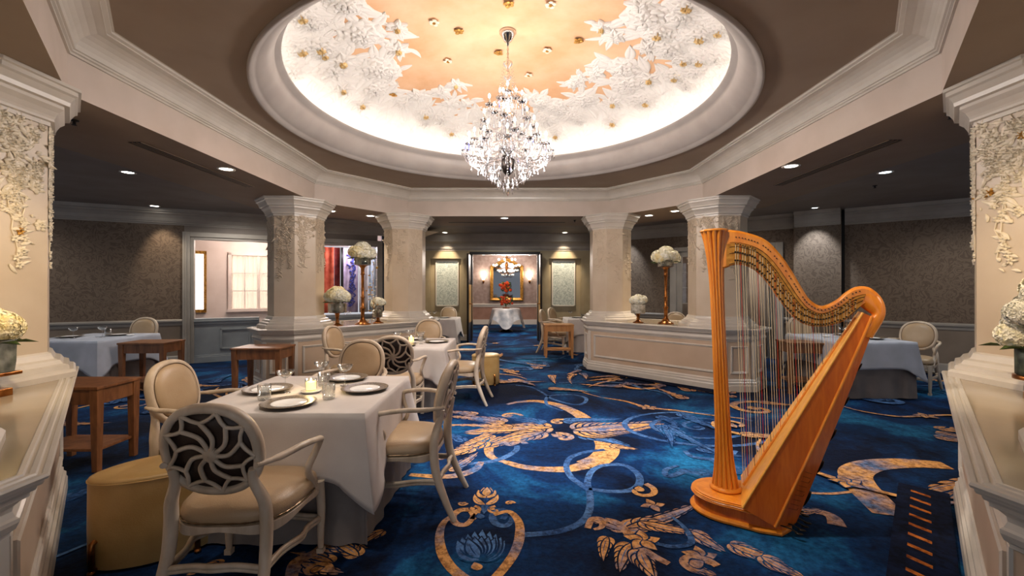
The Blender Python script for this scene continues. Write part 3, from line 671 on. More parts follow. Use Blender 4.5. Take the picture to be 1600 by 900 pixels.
# drapes seen between the two left columns
def drape(name, label, s0, s1, m, t=1.22, z0=.85, z1=2.46, fr=40, amp=.02):
    mb = MB(); n = int((s1-s0)*60)+6; rows = []
    for k in range(7):
        z = z0+(z1-z0)*k/6; rows.append([(*W1(s0+(s1-s0)*i/n, t+amp*math.sin(i/n*(s1-s0)*fr+.4*math.sin(k))), z) for i in range(n+1)])
    mb.loft(rows, False, False)
    o = mb.build(name, m); so = o.modifiers.new('solid','SOLIDIFY'); so.thickness = .006
    return tag(o, label, 'curtain')
drape('drape','terracotta drape hanging behind the low hydrangea vase', 2.2, 2.68, M['terracotta'])
drape('drape','narrow dark maroon drape between terracotta and lilac drapes', 2.69, 2.82, M['maroon'], 1.24)
drape('drape','black drape strip at the edge of the maroon drape', 2.83, 2.89, M['black'], 1.16)
drape('drape','lilac drape with blue scroll panel left of the tall stand', 2.90, 3.25, M['lilac'], 1.25)
drape('drape','white sheer drape behind the tall gilded flower stand', 3.27, 3.49, M['whitesheer'], 1.21)
drape('drape','pale blue drape at the right edge of the lounge view', 3.51, 3.8, M['paleblue'], 1.22)
mb = MB(); q = random.Random(3)
for i in range(34):
    s0 = 2.97+q.uniform(0,.17); z = 1.0+(i % 17)*.08
    a = W1(s0,1.22); b = W1(s0+q.uniform(-.05,.06),1.22); mb.tube([(*a,z),(*W1(s0+.05,1.22),z+.04),(*b,z+.09)], .020, 5)
tag(mb.build('scroll_hanging', mat('indigo_cloth', lin(70,74,150), .7)), 'indigo scroll ornament hanging over the lilac drape', 'hanging')

# ---- right wall
W2a, W2d, W2n = Vector((5.43,9.1)), Vector((.794,-.607)), Vector((.607,.794))
def W2(s, t=0): return W2a+W2d*s+W2n*t
wall_run('right', W2(-4.2), W2(-2.12), M['damask'], 1, False)
wall_run('right', W2(.12), W2(.32), M['damask'], 1, False); wall_run('right', W2(1.14), W2(5.6), M['damask'], 1, False)
wall_run('right', W2(.34,-.16), W2(1.08,-.16), M['damask'], 1, False)
wallbox('wall_right', W2(.34,-.16), W2(.34,.1), 0, 2.95, M['damask'], .01, 1); wallbox('wall_right', W2(1.08,-.16), W2(1.08,.1), 0, 2.95, M['damask'], .01, -1)
wallbox('wall_right', W2(.30,0.02), W2(1.2,0.02), 0, 2.95, M['black'], .1, 1)
wallbox('wall_right', W2(-2.12), W2(.12), 2.30, 2.95, M['damask'], .1, 1); mould('trim_crown_right', W2(-2.12), W2(.12), CROWN, M['trim_dim'])
mb = MB()
def w2box(mb, s0, s1, z0, z1, t0, t1):
    q = [W2(s0,t0), W2(s1,t0), W2(s1,t1), W2(s0,t1)]; mb.hexa([(p.x,p.y,z0) for p in q]+[(p.x,p.y,z1) for p in q])
w2box(mb,-2.14,-2.0,0,2.40,-.05,.12); w2box(mb,0,.14,0,2.40,-.05,.12); w2box(mb,-2.0,0,2.30,2.40,-.05,.12)
struct(mb.build('trim_door_frame', M['trim_dim'], bevel=.006))
for i, (s0, s1) in enumerate(((-2.0,-1.0),(-1.0,0))):
    mb = MB(); w2box(mb,s0,s0+.12,0,2.3,.02,.06); w2box(mb,s1-.12,s1,0,2.3,.02,.06); w2box(mb,s0,s1,2.18,2.3,.02,.06); w2box(mb,s0,s1,0,.75,.02,.06)
    w2box(mb,(s0+s1)/2-.01,(s0+s1)/2+.01,.75,2.18,.03,.05)
    for k in range(1,4): w2box(mb,s0+.1,s1-.1,.75+.357*k-.01,.75+.357*k+.01,.03,.05)
    d = struct(mb.build('door_%d' % (i+2), M['trim_dim'], bevel=.004))
    mb = MB(); w2box(mb,s0+.12,s1-.12,.75,2.18,.038,.042); mb.build('pane', M['glass'], d)
    mb = MB(); hs = s1-.06 if i == 0 else s0+.06; p = W2(hs,-.03); mb.tube([(*W2(hs,.02),1.0),(*p,1.0),(*W2(hs+(-.09 if i == 0 else .09),-.03),1.0)], .009, 8); mb.build('door_handle', M['brass'], d)
wallbox('wall_right_lobby', W2(-2.3,1.4), W2(.5,1.4), 0, 2.95, M['mauve'], .1, 1)
c = W2(-1,.8); light('lobby_light', 'POINT', (c.x,c.y,2.3), 12, WARM, .1)
mb = MB(); n = 60; mb.loft([[(*W2(-.62+.5*i/n, -.10+.022*math.sin(i*1.15)), z) for i in range(n+1)] for z in (.04,1.1,2.25)], False, False)
o = mb.build('drape', M['lined']); so = o.modifiers.new('solid','SOLIDIFY'); so.thickness = .005; tag(o, 'cream pleated drape on the glazed door, seen through the harp strings', 'curtain')
# ---- vestibule and back wall
YB = 12.3
wallbox('wall_back_left_return', (-2.45,10.46), (-2.45,YB), 0, 2.95, M['olive'], .1, 1)
wallbox('wall_back_right_return', (2.2,YB), (2.2,11.6), 0, 2.95, M['olive'], .1, 1)
for nm, x0, x1, z0, z1, m, y in (('wall_back',-2.45,-2.28,0,2.95,'olive',YB),('wall_back',-1.42,-1.17,0,2.95,'olive',YB),('wall_back',.78,1.03,0,2.95,'olive',YB),('wall_back',1.92,2.2,0,2.95,'olive',YB),
        ('wall_back',-2.28,-1.42,2.28,2.95,'olive',YB),('wall_back',1.03,1.92,2.28,2.95,'olive',YB),('wall_back',-1.17,.78,2.42,2.95,'olive',YB),('wall_back',-2.28,-1.42,0,2.28,'olive',YB+.12),('wall_back',1.03,1.92,0,2.28,'olive',YB+.12)):
    wallbox(nm, (x0,y), (x1,y), z0, z1, M[m], .14, 1)
mould('trim_crown_back', (-2.45,YB), (2.2,YB), [(0,2.5),(.02,2.5),(.02,2.53),(.05,2.55),(.05,2.62),(.09,2.68),(.16,2.74),(.16,2.78),(.2,2.95)], M['trim_dim'])
for x0, x1 in ((-2.45,-1.17),(.78,2.2)): mould('baseboard_back', (x0,YB), (x1,YB), BASE, M['trim'])
for i, (x0, x1, wh) in enumerate(((-2.14,-1.5,'left'),(1.12,1.77,'right'))):
    root = thing('art_panel', 'tall silvery leaf-patterned panel in the niche %s of the doorway' % wh, 'wall panel', ((x0+x1)/2, YB+.10, .96)); w_ = x1-x0
    mb = MB(); mb.box((0,-.005,.63), (w_-.05,.012,1.22)); mb.build('panel', M['silver_panel'], root)
    mb = MB(); mb.box((-w_/2+.012,-.012,.63), (.03,.025,1.28)); mb.box((w_/2-.012,-.012,.63), (.03,.025,1.28)); mb.box((0,-.012,.005), (w_,.025,.03)); mb.box((0,-.012,1.255), (w_,.025,.03)); mb.build('frame', M['plaster'], root)
# doorway frame and open leaves
mb = MB()
for x in (-1.13, .74): mb.box((x,YB-.02,1.2), (.08,.2,2.4))
mb.box((-.195,YB-.02,2.42), (1.95,.2,.08)); struct(mb.build('door_frame', M['black'], bevel=.004))
mb = MB(); 
for x in (-1.085, .695): mb.box((x,YB-.10,1.19), (.016,.05,2.38))
mb.box((-.195,YB-.10,2.375), (1.79,.05,.016)); struct(mb.build('trim_door_chrome', M['chrome']))
for i, x in enumerate((-1.15,.76)):
    sg = -1 if i == 0 else 1
    mb = MB(); mb.box((x+sg*.0,YB-.47,1.19), (.05,.7,2.34)); d = struct(mb.build('door_%d' % (i+4), M['darkmetal'], bevel=.004))
    mb = MB(); mb.box((x-sg*.03,YB-.47,1.05), (.012,.56,1.0)); mb.build('brass_plate', vary(mat('brass_panel', lin(205,160,90), .4, .6), lin(190,145,75), lin(220,180,110), 4), d)
    mb = MB(); mb.tube([(x-sg*.03,YB-.75,1.05),(x-sg*.09,YB-.75,1.05),(x-sg*.09,YB-.66,1.02)], .014, 8); mb.build('door_handle', M['bronze'], d)
# ---- hall beyond
HY = 17.7
wallbox('wall_hall_back', (-2.9,HY), (2.6,HY), .78, 2.9, M['mauve'], .1, 1); wallbox('wall_hall_back', (-2.9,HY), (2.6,HY), 0, .78, vary(mat('rose_dado', lin(168,130,112), .6), lin(162,124,106), lin(175,138,120), 4), .1, 1)
mould('trim_rail_hall', (-2.9,HY), (2.6,HY), [(0,.70),(.02,.70),(.02,.76),(.05,.78),(.05,.83),(0,.84)], M['plaster']); mould('baseboard_hall', (-2.9,HY), (2.6,HY), [(0,.2),(.02,.2),(.03,0)], M['plaster'])
for x, s in ((-2.9,1),(2.6,-1)): wallbox('wall_hall_side', (x,YB+.3), (x,HY), 0, 2.9, M['mauve'], .1, s)
mb = MB(); mb.add([(-3,YB+.1,2.85),(2.7,YB+.1,2.85),(2.7,HY+.1,2.85),(-3,HY+.1,2.85)], [(0,1,2,3)]); struct(mb.build('ceiling_hall', M['pinkwhite']))
wallbox('wall_hall_front', (-2.9,YB+.22), (-1.2,YB+.22), 0, 2.9, M['mauve'], .1, 1); wallbox('wall_hall_front', (.8,YB+.22), (2.6,YB+.22), 0, 2.9, M['mauve'], .1, 1)
light('hall_light', 'POINT', (-.2,14.2,2.5), 32, (1,.88,.78), .3); light('hall_light_wall', 'POINT', (-.2,16.9,2.5), 25, (1,.86,.76), .2)
light('hall_spot', 'SPOT', (-.2,13.6,2.8), 110, COOL, .08, (-.2,13.0,0), 80)
# ================================================================== COLUMNS AND LOW WALLS
def octa(cx, cy, a, k=.4142):
    c = a*k; return [(cx-c,cy-a),(cx+c,cy-a),(cx+a,cy-c),(cx+a,cy+c),(cx+c,cy+a),(cx-c,cy+a),(cx-a,cy+c),(cx-a,cy-c)]
CAP = [(0,2.50),(.012,2.50),(.012,2.525),(.03,2.53),(.03,2.545),(.035,2.56),(.05,2.59),(.075,2.615),(.075,2.635),(.10,2.64),(.105,2.665),(.125,2.70),(.14,2.71),(.14,2.735),(.155,2.74),(.155,2.76)]
CBASE = [(o, z+.04) for o, z in [(.13,.842),(.13,.875),(.118,.89),(.10,.895),(.095,.92),(.07,.93),(.055,.955),(.03,.965),(.02,.985),(.015,1.0),(0,1.01)]]
def column(cx, cy, a, label, rich=0, seed=0, faces=(0,1,7), k=.4142):
    P = octa(0, 0, a, k); root = thing('column', label, 'column', (cx,cy,.88), 0, 'octagonal columns around the tray ceiling')
    def up(mb): mb.v = [(x,y,z-.88) for x,y,z in mb.v]; return mb
    mb = MB(); mb.stack(P, [(0,.99),(0,2.52)]); up(mb).build('shaft', M['shaft'], root, bevel=.004)
    mb = MB(); mb.stack(P, CAP); up(mb).build('capital', M['trim'], root)
    mb = MB(); mb.stack(P, CBASE); up(mb).build('base', M['trim'], root)
    q = random.Random(seed); rl = MB(); gd = MB()
    def leaf(mb, F, u, z, an, ln, wd, h):
        o_, t_, n_ = F; n = 5; rows = []
        for i in range(n):
            t = i/(n-1); ww = wd*.5*math.sin(PI*max(.05,min(.97,t))); uu = u+math.cos(an)*ln*t; zz = z+math.sin(an)*ln*t
            for_s = []
            for s, hh in ((1,.0),(.0,.6+.4*t),(-1,.0)):
                p = o_+t_*(uu-math.sin(an)*ww*s)+n_*(.001+h*(hh if s == 0 else .25*t)); for_s.append((p.x, p.y, zz+math.cos(an)*ww*s))
            rows.append(for_s)
        mb.loft(rows, False, False, 0, True)
    for fi in faces:
        p0, p1 = Vector(P[fi]), Vector(P[(fi+1) % 8]); t = (p1-p0).normalized(); nrm = Vector((t.y,-t.x)); F = (p0, t, nrm); W_ = (p1-p0).length
        for i in range({0: 9, 1: 16, 2: 38}[rich]):       # blossoms
            z = 1.62-abs(q.gauss(0, .18 if rich < 2 else .26)); u = q.uniform(.03, W_-.03); rr = q.uniform(.022,.05); a0 = q.uniform(0,1)
            for m_ in range(6): leaf(rl, F, u, z, a0+m_*1.047, rr, rr*.85, .016)
            for m_ in range(5): leaf(rl, F, u, z, a0+.5+m_*1.256, rr*.5, rr*.45, .026)
        for i in range({0: 8, 1: 14, 2: 34}[rich]):
            z = 1.60-abs(q.gauss(0, .26)); u = q.uniform(.03, W_-.03); leaf(rl, F, u, z, q.uniform(0,2*PI), q.uniform(.07,.12), q.uniform(.024,.036), .014)
        N_ = {0: 20, 1: 40, 2: 60}[rich]
        for i in range(N_):       # dense shallow flowers under the capital, thinning downwards
            z = 1.65-abs(q.gauss(0, .22 if rich < 2 else .30)); u = q.uniform(.02, W_-.02)
            if z < .55: continue
            leaf(rl, F, u, z, q.uniform(0, 2*PI), q.uniform(.025,.07), q.uniform(.012,.03), q.uniform(.006,.016))
        for v in range({0:3,1:4,2:4}[rich]):   # hanging vines
            u = q.uniform(.04, W_-.04); z = q.uniform(1.3,1.62); pts = []
            for j in range(q.randint(8, 14)):
                pts.append((u, z)); u = min(W_-.02, max(.02, u+q.uniform(-.03,.03))); z -= q.uniform(.03,.075)
                leaf(rl, F, u, z, q.choice((0,PI))+q.uniform(-.9,.5), q.uniform(.03,.085), q.uniform(.014,.032), .014)
                if rich and q.random() < .5:
                    for m_ in range(5): leaf(rl, F, u, z, m_*1.256, .025, .016, .018)
            rl.tube([(*(p0+t*uu+nrm*.005), zz) for uu, zz in pts], .0035, 5)
        if rich == 2:
            for g in range(1 if cx < 0 else 2):
                u = q.uniform(.05, W_-.04); z = q.uniform(.8,1.6)
                for m_ in range(6): leaf(gd, F, u, z, m_*1.047+q.uniform(-.2,.2), q.uniform(.018,.035), .018, .02)
    rl.build('floral_relief', M['vine'] if rich == 2 else M['shaft'], root)
    if rich == 2: gd.build('gilded_flowers', M['gilt'], root)
    return root
NCX, NCY = 3.37, 2.68
column(-1.96, 8.1, .345, 'octagonal column left of the doorway, standing on the rear left low wall', 0, 1)
column(1.80, 8.1, .345, 'octagonal column right of the doorway, standing on the rear right low wall', 0, 2)
column(-3.28, 6.72, .36, 'octagonal column between the bright left opening and the gilded flower stand', 1, 3, (0,1,7,2))
column(3.12, 6.72, .38, 'octagonal column behind the head of the harp', 1, 4, (7,0,6))
column(-NCX, NCY, .385, 'large warm-lit column with white porcelain vines at the left edge', 2, 5, (2,3,1))
column(NCX, NCY, .385, 'large warm-lit column with gilded flowers at the right edge', 2, 6, (6,5,7))
column(-2.14, 1.20, .36, 'column beside the camera whose base shows at the left corner', 2, 7, (2,3))
column(2.14, 1.20, .36, 'column beside the camera whose base shows at the right corner', 2, 8, (5,6))

LOW = [(0,0),(.035,0),(.035,.085),(.028,.10),(.028,.125),(.014,.14),(.014,.16),(.004,.17),(0,.18),(0,.655),(.008,.66),(.008,.672),(.02,.68),(.028,.70),(.028,.712),(.02,.718),(.012,.735),(.014,.75),(.03,.765),(.05,.775),(.05,.79),(.062,.792),(.066,.80),(.066,.806),(.078,.808),(.082,.816),(.082,.822),(.09,.824),(.094,.832),(.09,.840),(.078,.842),(.074,.838),(.066,.838),(.062,.844),(.05,.845),(.046,.840),(.038,.840),(.034,.846),(.022,.846),(.018,.841),(0,.841)]
LOW = [(o, z+(.04 if z > .5 else 0)) for o, z in LOW]
def low_wall(poly, label, panels, seed=0):
    cx = sum(p[0] for p in poly)/len(poly); cy = sum(p[1] for p in poly)/len(poly)
    root = thing('low_wall', label, 'low wall', (cx,cy,0)); Q = [(x-cx,y-cy) for x,y in poly]; B = offset(Q, -.09)
    mb = MB(); mb.stack(B, [(0,.0),(0,.70)]); mb.build('body', M['panel'], root)
    mb = MB(); mb.stack(B, [(.035,0),(.035,.085),(.028,.10),(.028,.125),(.014,.14),(.014,.16),(.004,.17),(0.001,.18)]); mb.build('plinth', M['trim'], root)
    mb = MB(); mb.stack(B, LOW[9:]); mb.build('cornice', M['trim'], root)
    mb = MB(); mb.stack(B, [(.0,.878),(.020,.878),(.020,.8815),(.0,.8815)]); mb.build('ledge', M['ledge'], root)
    n = len(B)
    for i in panels:
        p0, p1 = Vector(B[i]), Vector(B[(i+1) % n]); t = (p1-p0).normalized(); nr = Vector((t.y,-t.x)); L_ = (p1-p0).length
        m = min(.11, L_*.22); z0, z1 = .25, .64; a, b = m, L_-m
        mb = MB()
        prof = [(0,.0),(0,.012),(.01,.018),(.018,.010),(.026,.010),(.034,.003),(.034,0)]   # (inset, height)
        rings = []
        for ins, h in prof:
            rings.append([(*(p0+t*u+nr*h), z) for u, z in ((a+ins,z0+ins),(b-ins,z0+ins),(b-ins,z1-ins),(a+ins,z1-ins))])
        mb.loft(rings, True, False, 0, False); mb.build('panel_moulding', M['trim'], root)
        mb = MB(); 
        for u in (0, L_-.045): 
            c = p0+t*(u+.0225)+nr*.004; mb.box((c.x,c.y,.44), (.045,.01,.52), math.atan2(t.y,t.x))
        mb.build('corner_stile', M['trim'], root)
    return root
a_ = .62
def hull2(sx):   # footprint along the far diagonal, mirrored by sx
    c1, c2 = (1.90,8.1), (3.2,6.75)
    if sx < 0: c1, c2 = (-1.98,8.1), (-3.27,6.72)
    k = a_*.4142
    P = [(c1[0]-sx*a_, c1[1]-k),(c1[0]-sx*k, c1[1]-a_),(c2[0]-sx*a_*1.0, c2[1]-k),(c2[0]-sx*k, c2[1]-a_),(c2[0]+sx*k, c2[1]-a_),(c2[0]+sx*a_, c2[1]-k),(c2[0]+sx*a_, c2[1]+k),(c2[0]+sx*k, c2[1]+a_),
         (c1[0]+sx*k, c1[1]+a_),(c1[0]-sx*k, c1[1]+a_),(c1[0]-sx*a_, c1[1]+k)]
    P.pop(1) ; P.pop(1)
    return P if sx > 0 else P[::-1]
low_wall(hull2(1), 'panelled cream low wall carrying two columns behind the harp', (0,1,2,8))
PL = hull2(-1); low_wall(PL, 'panelled cream low wall carrying two columns behind the second table', (7,6,5,8))
NL = [(-1.455,1.385),(-3.22,3.28),(-4.0,3.34),(-4.45,3.0),(-4.2,2.0),(-2.9,.45),(-1.8,.45),(-1.45,.85)]
low_wall(NL, 'near low wall with glossy ledge at the left edge, beside the ottoman', (0,7,1))
NRp = [(-x, y) for x, y in NL][::-1]; NRp = [{(3.22,3.28):(3.02,3.10),(1.455,1.385):(1.37,1.32),(4.0,3.34):(3.85,3.17)}.get((x,y),(x,y)) for x,y in NRp]
low_wall(NRp, 'near low wall with glossy ledge at the right edge', (0,6,5))

# ================================================================== CHAIRS
def make_chair(name, label):
    root = thing(name, label, 'chair')
    def outline(k, y0=-.23, y1=.27, n=36):
        pts = []
        for i in range(n):
            a = 2*PI*i/n; c, s = math.cos(a), math.sin(a); e = .62
            x = abs(c)**e*math.copysign(1,c); y = abs(s)**e*math.copysign(1,s)
            yy = (y0+y1)/2+(y1-y0)/2*y*k; hw = .245+.035*((yy-y0)/(y1-y0)); pts.append((x*hw*k, yy))
        return pts
    mb = MB(); mb.loft([[(x,y,z) for x,y in outline(k)] for k, z in ((.95,.395),(1.0,.41),(1.02,.435),(1.0,.46),(.93,.478),(.75,.492),(.45,.50),(.2,.502),(.002,.503))]); seat = mb.build('seat', M['leather'], root)
    mb = MB(); pts = outline(1.012, n=72)
    mb.tube([(x,y,.413) for x,y in pts], [.0052 if i % 2 else .003 for i in range(len(pts))], 5, True)
    mb.build('nailhead_trim', M['nail'], seat)
    mb = MB(); rings = []
    for k, dz in ((1.035,0),(1.035,1),(.9,1),(.9,0)):
        rings.append([(x, y, (.402 if dz else .366+.012*math.cos(4*math.atan2(y,x)))) for x, y in outline(k, n=72)])
    mb.loft(rings, True, False, 0, False, True); mb.build('seat_rail', M['chairpaint'], root, bevel=.003)
    for sx in (-1,1):
        mb = MB(); pts = crom([(sx*.245,.235,.40),(sx*.252,.243,.25),(sx*.25,.24,.10),(sx*.25,.243,.03)], 5)
        mb.tube(pts, [.026-.011*i/(len(pts)-1) for i in range(len(pts))], 10); mb.box((sx*.25,.244,.014), (.036,.036,.028)); mb.build('leg', M['chairpaint'], root)
        mb = MB(); pts = crom([(sx*.238,-.375,0),(sx*.225,-.315,.12),(sx*.212,-.255,.28),(sx*.208,-.238,.42),(sx*.202,-.245,.52),(sx*.168,-.268,.62),(sx*.172,-.285,.68)], 5)
        mb.tube(pts, [.015+.012*math.sin(PI*min(1,i/(len(pts)-1)*1.0)) for i in range(len(pts))], 10, flat=1.1); mb.build('leg', M['chairpaint'], root)
        mb = MB(); pts = crom([(sx*.195,-.300,.70),(sx*.24,-.20,.695),(sx*.285,-.06,.70),(sx*.305,.07,.685),(sx*.298,.115,.665),(sx*.275,.10,.60),(sx*.255,.07,.53),(sx*.262,.11,.45),(sx*.258,.15,.385)], 5)
        mb.tube(pts, [.0185 if i > 4 else .015 for i in range(len(pts))], 8, flat=.85); mb.build('arm', M['chairpaint'], root)
    def stretch(a, b, sag):
        mb = MB(); a, b = Vector(a), Vector(b); m_ = (a+b)/2
        d = (b-a); up_ = Vector((0,0,1)); side = Vector((-d.y,d.x,0)).normalized()
        pts = crom([a, a*.72+b*.28+up_*.012, m_+up_*.02+side*sag, a*.28+b*.72+up_*.012, b], 5)
        mb.tube(pts, .0125, 8); mb.tube([p-Vector((0,0,.018)) for p in pts], .010, 8); mb.build('stretcher', M['chairpaint'], root)
    stretch((-.25,.24,.20),(-.215,-.27,.24),-.03); stretch((.25,.24,.20),(.215,-.27,.24),.03)
    stretch((-.215,-.27,.24),(.215,-.27,.24),-.02); stretch((-.25,.24,.20),(.25,.24,.20),.02)
    # back: local (a, b) on a plane tilted backwards
    ti = R(13); RA, RB = .200, .196; BC = .758
    def bp(a, b, off=0): return (a, -.275-math.sin(ti)*b-off*math.cos(ti)+.035*(1-(a/.24)**2)*0, BC+math.cos(ti)*b-off*math.sin(ti))
    def sup(t, ka=1, kb=1): 
        e = .86; c, s = math.cos(t), math.sin(t); top = 1.03 if s > 0 else 1
        return (math.copysign(abs(c)**e,c)*RA*ka, math.copysign(abs(s)**e,s)*RB*kb*top)
    mb = MB(); N_ = 56
    ring = [sup(2*PI*i/N_) for i in range(N_)]; rings = []
    for da, off in ((-.020,-.020),(-.006,-.026),(.012,-.02),(.018,0),(.014,.02),(-.004,.028),(-.018,.024),(-.020,0)):
        rings.append([bp(*( (a*(1+da/math.hypot(a,b)), b*(1+da/math.hypot(a,b))) ), off) for a, b in ring])
    mb.loft(rings, True, False, 0, True, True); mb.build('back_frame', M['chairpaint'], root)
    mb = MB(); mb.loft([[bp(a*k, b*k, o_) for a, b in ring] for k, o_ in ((.93,.004),(.93,.010),(.5,.012),(.02,.012))], True, False); mb.build('back_panel', M['darkback'], root)
    mb = MB(); mb.loft([[bp(a*k, b*k, o_) for a, b in ring] for k, o_ in ((.93,.0),(.925,-.018),(.86,-.034),(.65,-.046),(.35,-.052),(.001,-.053))], True, False); bc = mb.build('back_cushion', M['leather'], root)
    mb = MB(); mb.tube([bp(a*.925, b*.925, -.022) for a, b in ring], .004, 6, True); mb.build('nailhead_trim', M['nail'], bc)
    fw = MB(); nS = 9; H_ = (-.0, -.012); OFF = .024
    fw.loft([[bp(H_[0]+r*math.cos(2*PI*i/20), H_[1]+r*math.sin(2*PI*i/20), o_) for i in range(20)] for r, o_ in ((.034,.012),(.034,.028),(.026,.034),(.004,.036))], True, False)
    nodes_ = []
    for k in range(nS):
        t = PI/2+2*PI*k/nS+.12; na, nb = sup(t, .70, .70); nodes_.append((na, nb, t))
        mid = ((H_[0]+na)/2-.030*math.sin(t)*-1, (H_[1]+nb)/2+.030*math.cos(t)*-1)
        pts = crom([H_, mid, (na, nb)], 6); fw.tube([bp(p[0], p[1], OFF) for p in [(Vector(q_).x, Vector(q_).y) for q_ in pts]], .0105, 6)
    for k in range(nS):
        a0, b0, t0 = nodes_[k]; a1, b1, t1 = nodes_[(k+1) % nS]; t0 = t0; tm = t0+PI/nS
        fa, fb = sup(tm, .95, .95)
        for (xa, xb), s in (((a0,b0),1),((a1,b1),-1)):
            m_ = ((xa+fa)/2*.96, (xb+fb)/2*.96)
            pts = crom([Vector((xa,xb)), Vector(m_), Vector((fa,fb))], 4); fw.tube([bp(p.x, p.y, OFF) for p in pts], .0092, 6)
    fw.build('back_fretwork', M['chairpaint'], root)
    return root
chair0 = make_chair('armchair', '-')
used = [False]
def place_chair(x, y, face, label, group='cream armchairs at the dining tables'):
    rz = math.atan2(face[1], face[0])-PI/2
    if not used[0]:
        used[0] = True; chair0.location = (x,y,0); chair0.rotation_euler = (0,0,rz); chair0['label'] = label; chair0['group'] = group; return
    copy_tree(chair0, (x,y,0), rz, label, group)
bpy.context.view_layer.update()
place_chair(-1.30, 2.19, (-.02,1), 'nearest cream armchair seen from behind, pinwheel back, beside the ottoman')
place_chair(-2.02, 3.0, (1,.0), 'cream leather armchair on the left side of the nearest table, facing right')
place_chair(-.72, 3.02, (-1,.06), 'armchair in profile on the right side of the nearest table')
place_chair(-1.42, 3.90, (0,-1), 'armchair on the far side of the nearest table, plain cream back cushion')
place_chair(-1.27, 4.88, (-.1,1), 'armchair with gilded-looking star fretwork back at the near side of the second table')
place_chair(-2.06, 5.72, (1,-.2), 'armchair at the left side of the second table, against the low wall')
place_chair(-1.31, 6.66, (0,-1), 'armchair at the far side of the second table, pale back cushion')
place_chair(-.66, 5.72, (-1,.1), 'armchair in profile on the right side of the second table')
place_chair(-6.12, 7.10, (.1,-1), 'armchair behind the blue-grey clothed table by the left wall')
place_chair(5.74, 6.34, (-.75,-.5), 'armchair at the right end of the clothed table by the right wall')
place_chair(4.88, 7.18, (.1,-1), 'armchair seen between harp neck and strings, behind the right wall table')
place_chair(-1.62, 11.2, (.1,-1), 'small distant armchair below the left silvery panel')
place_chair(.98, 10.05, (1,-.35), 'distant armchair beside the pale wooden side table, left of the other')
place_chair(1.25, 10.95, (.9,-.55), 'farthest armchair below the right silvery panel')
place_chair(3.32, 8.75, (-.1,-1), 'armchair half hidden behind the right low wall, beside the tall flower stand')

# ================================================================== TABLES
def perim(h, n=40, rc=.03):
    pts = []
    for k in range(4):
        a = [(h,-h),(h,h),(-h,h),(-h,-h)][k]; b = [(h,h),(-h,h),(-h,-h),(h,-h)][k]; N = [(1,0),(0,1),(-1,0),(0,-1)][k]
        N2 = [(1,0),(0,1),(-1,0),(0,-1)][(k+1) % 4]
        for i in range(n):
            t = i/n; f = .5-.5*math.cos(PI*t); x = a[0]+(b[0]-a[0])*f; y = a[1]+(b[1]-a[1])*f
            d = min(f, 1-f)*2*h
            pts.append((x, y, N if i > 0 else None, d, k, f))
    out = []
    for x, y, N, d, k, f in pts:
        if N is None: N = Vector((x,y)).normalized()*1.2; N = (N.x, N.y)
        elif d < .10:
            c = Vector((math.copysign(h,x), math.copysign(h,y))).normalized(); w_ = (1-d/.10); v = Vector(N)*(1-w_)+c*1.2*w_; N = (v.x, v.y)
        out.append((x, y, N, d))
    return out
def cloth_mesh(h, z, L0, Lc, seed, flare=.04, fold=.014):
    q = random.Random(seed); P = perim(h); mb = MB(); rings = [[(x*k,y*k,z+.001) for x,y,N,d in P] for k in (.02,.5,.93,.985)]
    ph = [q.uniform(0,6) for _ in range(6)]; K = 14
    for j in range(K+1):
        t = j/K; ring = []
        for i, (x,y,N,d) in enumerate(P):
            L = L0+(Lc-L0)*math.exp(-(d/.11)**1.4)+.008*math.sin(i*.12+ph[0])
            cw = math.exp(-(d/.14)**2); s = i/len(P)*8*h
            f = fold*t*(math.sin(s*9+ph[1])+.6*math.sin(s*17+ph[2]))+fold*1.0*t*(math.exp(-((d-.13)/.05)**2)*-1.1)
            o = .006*min(1,t*8)+flare*t**1.2+.055*cw*t**1.3+f
            drop = .004+L*t if j else 0
            ring.append((x+N[0]*o, y+N[1]*o, z-drop))
        rings.append(ring)
    mb.loft(rings, True, False, 0, True); return mb
def under_mesh(h, z, seed):
    q = random.Random(seed); P = perim(h-.01); mb = MB(); rings = []; ph = [q.uniform(0,6) for _ in range(3)]
    for j in range(9):
        t = j/8; rings.append([(x+N[0]*(-.004+.022*t+.010*t*math.sin(i*.55+ph[0])+.008*t*math.sin(i*1.1+ph[1])), y+N[1]*(-.004+.022*t+.010*t*math.sin(i*.55+ph[0])+.008*t*math.sin(i*1.1+ph[1])), z-(z-.012)*t) for i,(x,y,N,d) in enumerate(P)])
    mb.loft(rings, True, True, 0, True); return mb
def dining_table(x, y, rz, h, where, cmat='cloth', umat='cloth_grey', seed=0, L0=.34, Lc=.52):
    t = thing('dining_table', 'square dining table under cloths, the '+where, 'table', (x,y,0), rz)
    mb = MB(); mb.box((0,0,.725), (2*h-.02,2*h-.02,.04)); mb.build('tabletop', M['wood'], t)
    mb = MB(); mb.lathe([(.26,0),(.26,.02),(.05,.05),(.04,.70),(.16,.705)], (0,0,0), 16); mb.build('pedestal', M['darkmetal'], t)
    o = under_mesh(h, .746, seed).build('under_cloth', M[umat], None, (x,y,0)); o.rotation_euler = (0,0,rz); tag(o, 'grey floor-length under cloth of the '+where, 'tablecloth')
    o = cloth_mesh(h+.003, .750, L0, Lc, seed).build('tablecloth', M[cmat], None, (x,y,0)); o.rotation_euler = (0,0,rz); tag(o, 'pale tablecloth on the '+where, 'tablecloth')
    so = o.modifiers.new('solid','SOLIDIFY'); so.thickness = .002; so.offset = 1
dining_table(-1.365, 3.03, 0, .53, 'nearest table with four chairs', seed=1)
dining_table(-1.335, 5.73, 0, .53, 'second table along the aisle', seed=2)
dining_table(-1.78, 10.4, 0, .5, 'small table left of the doorway', seed=3)
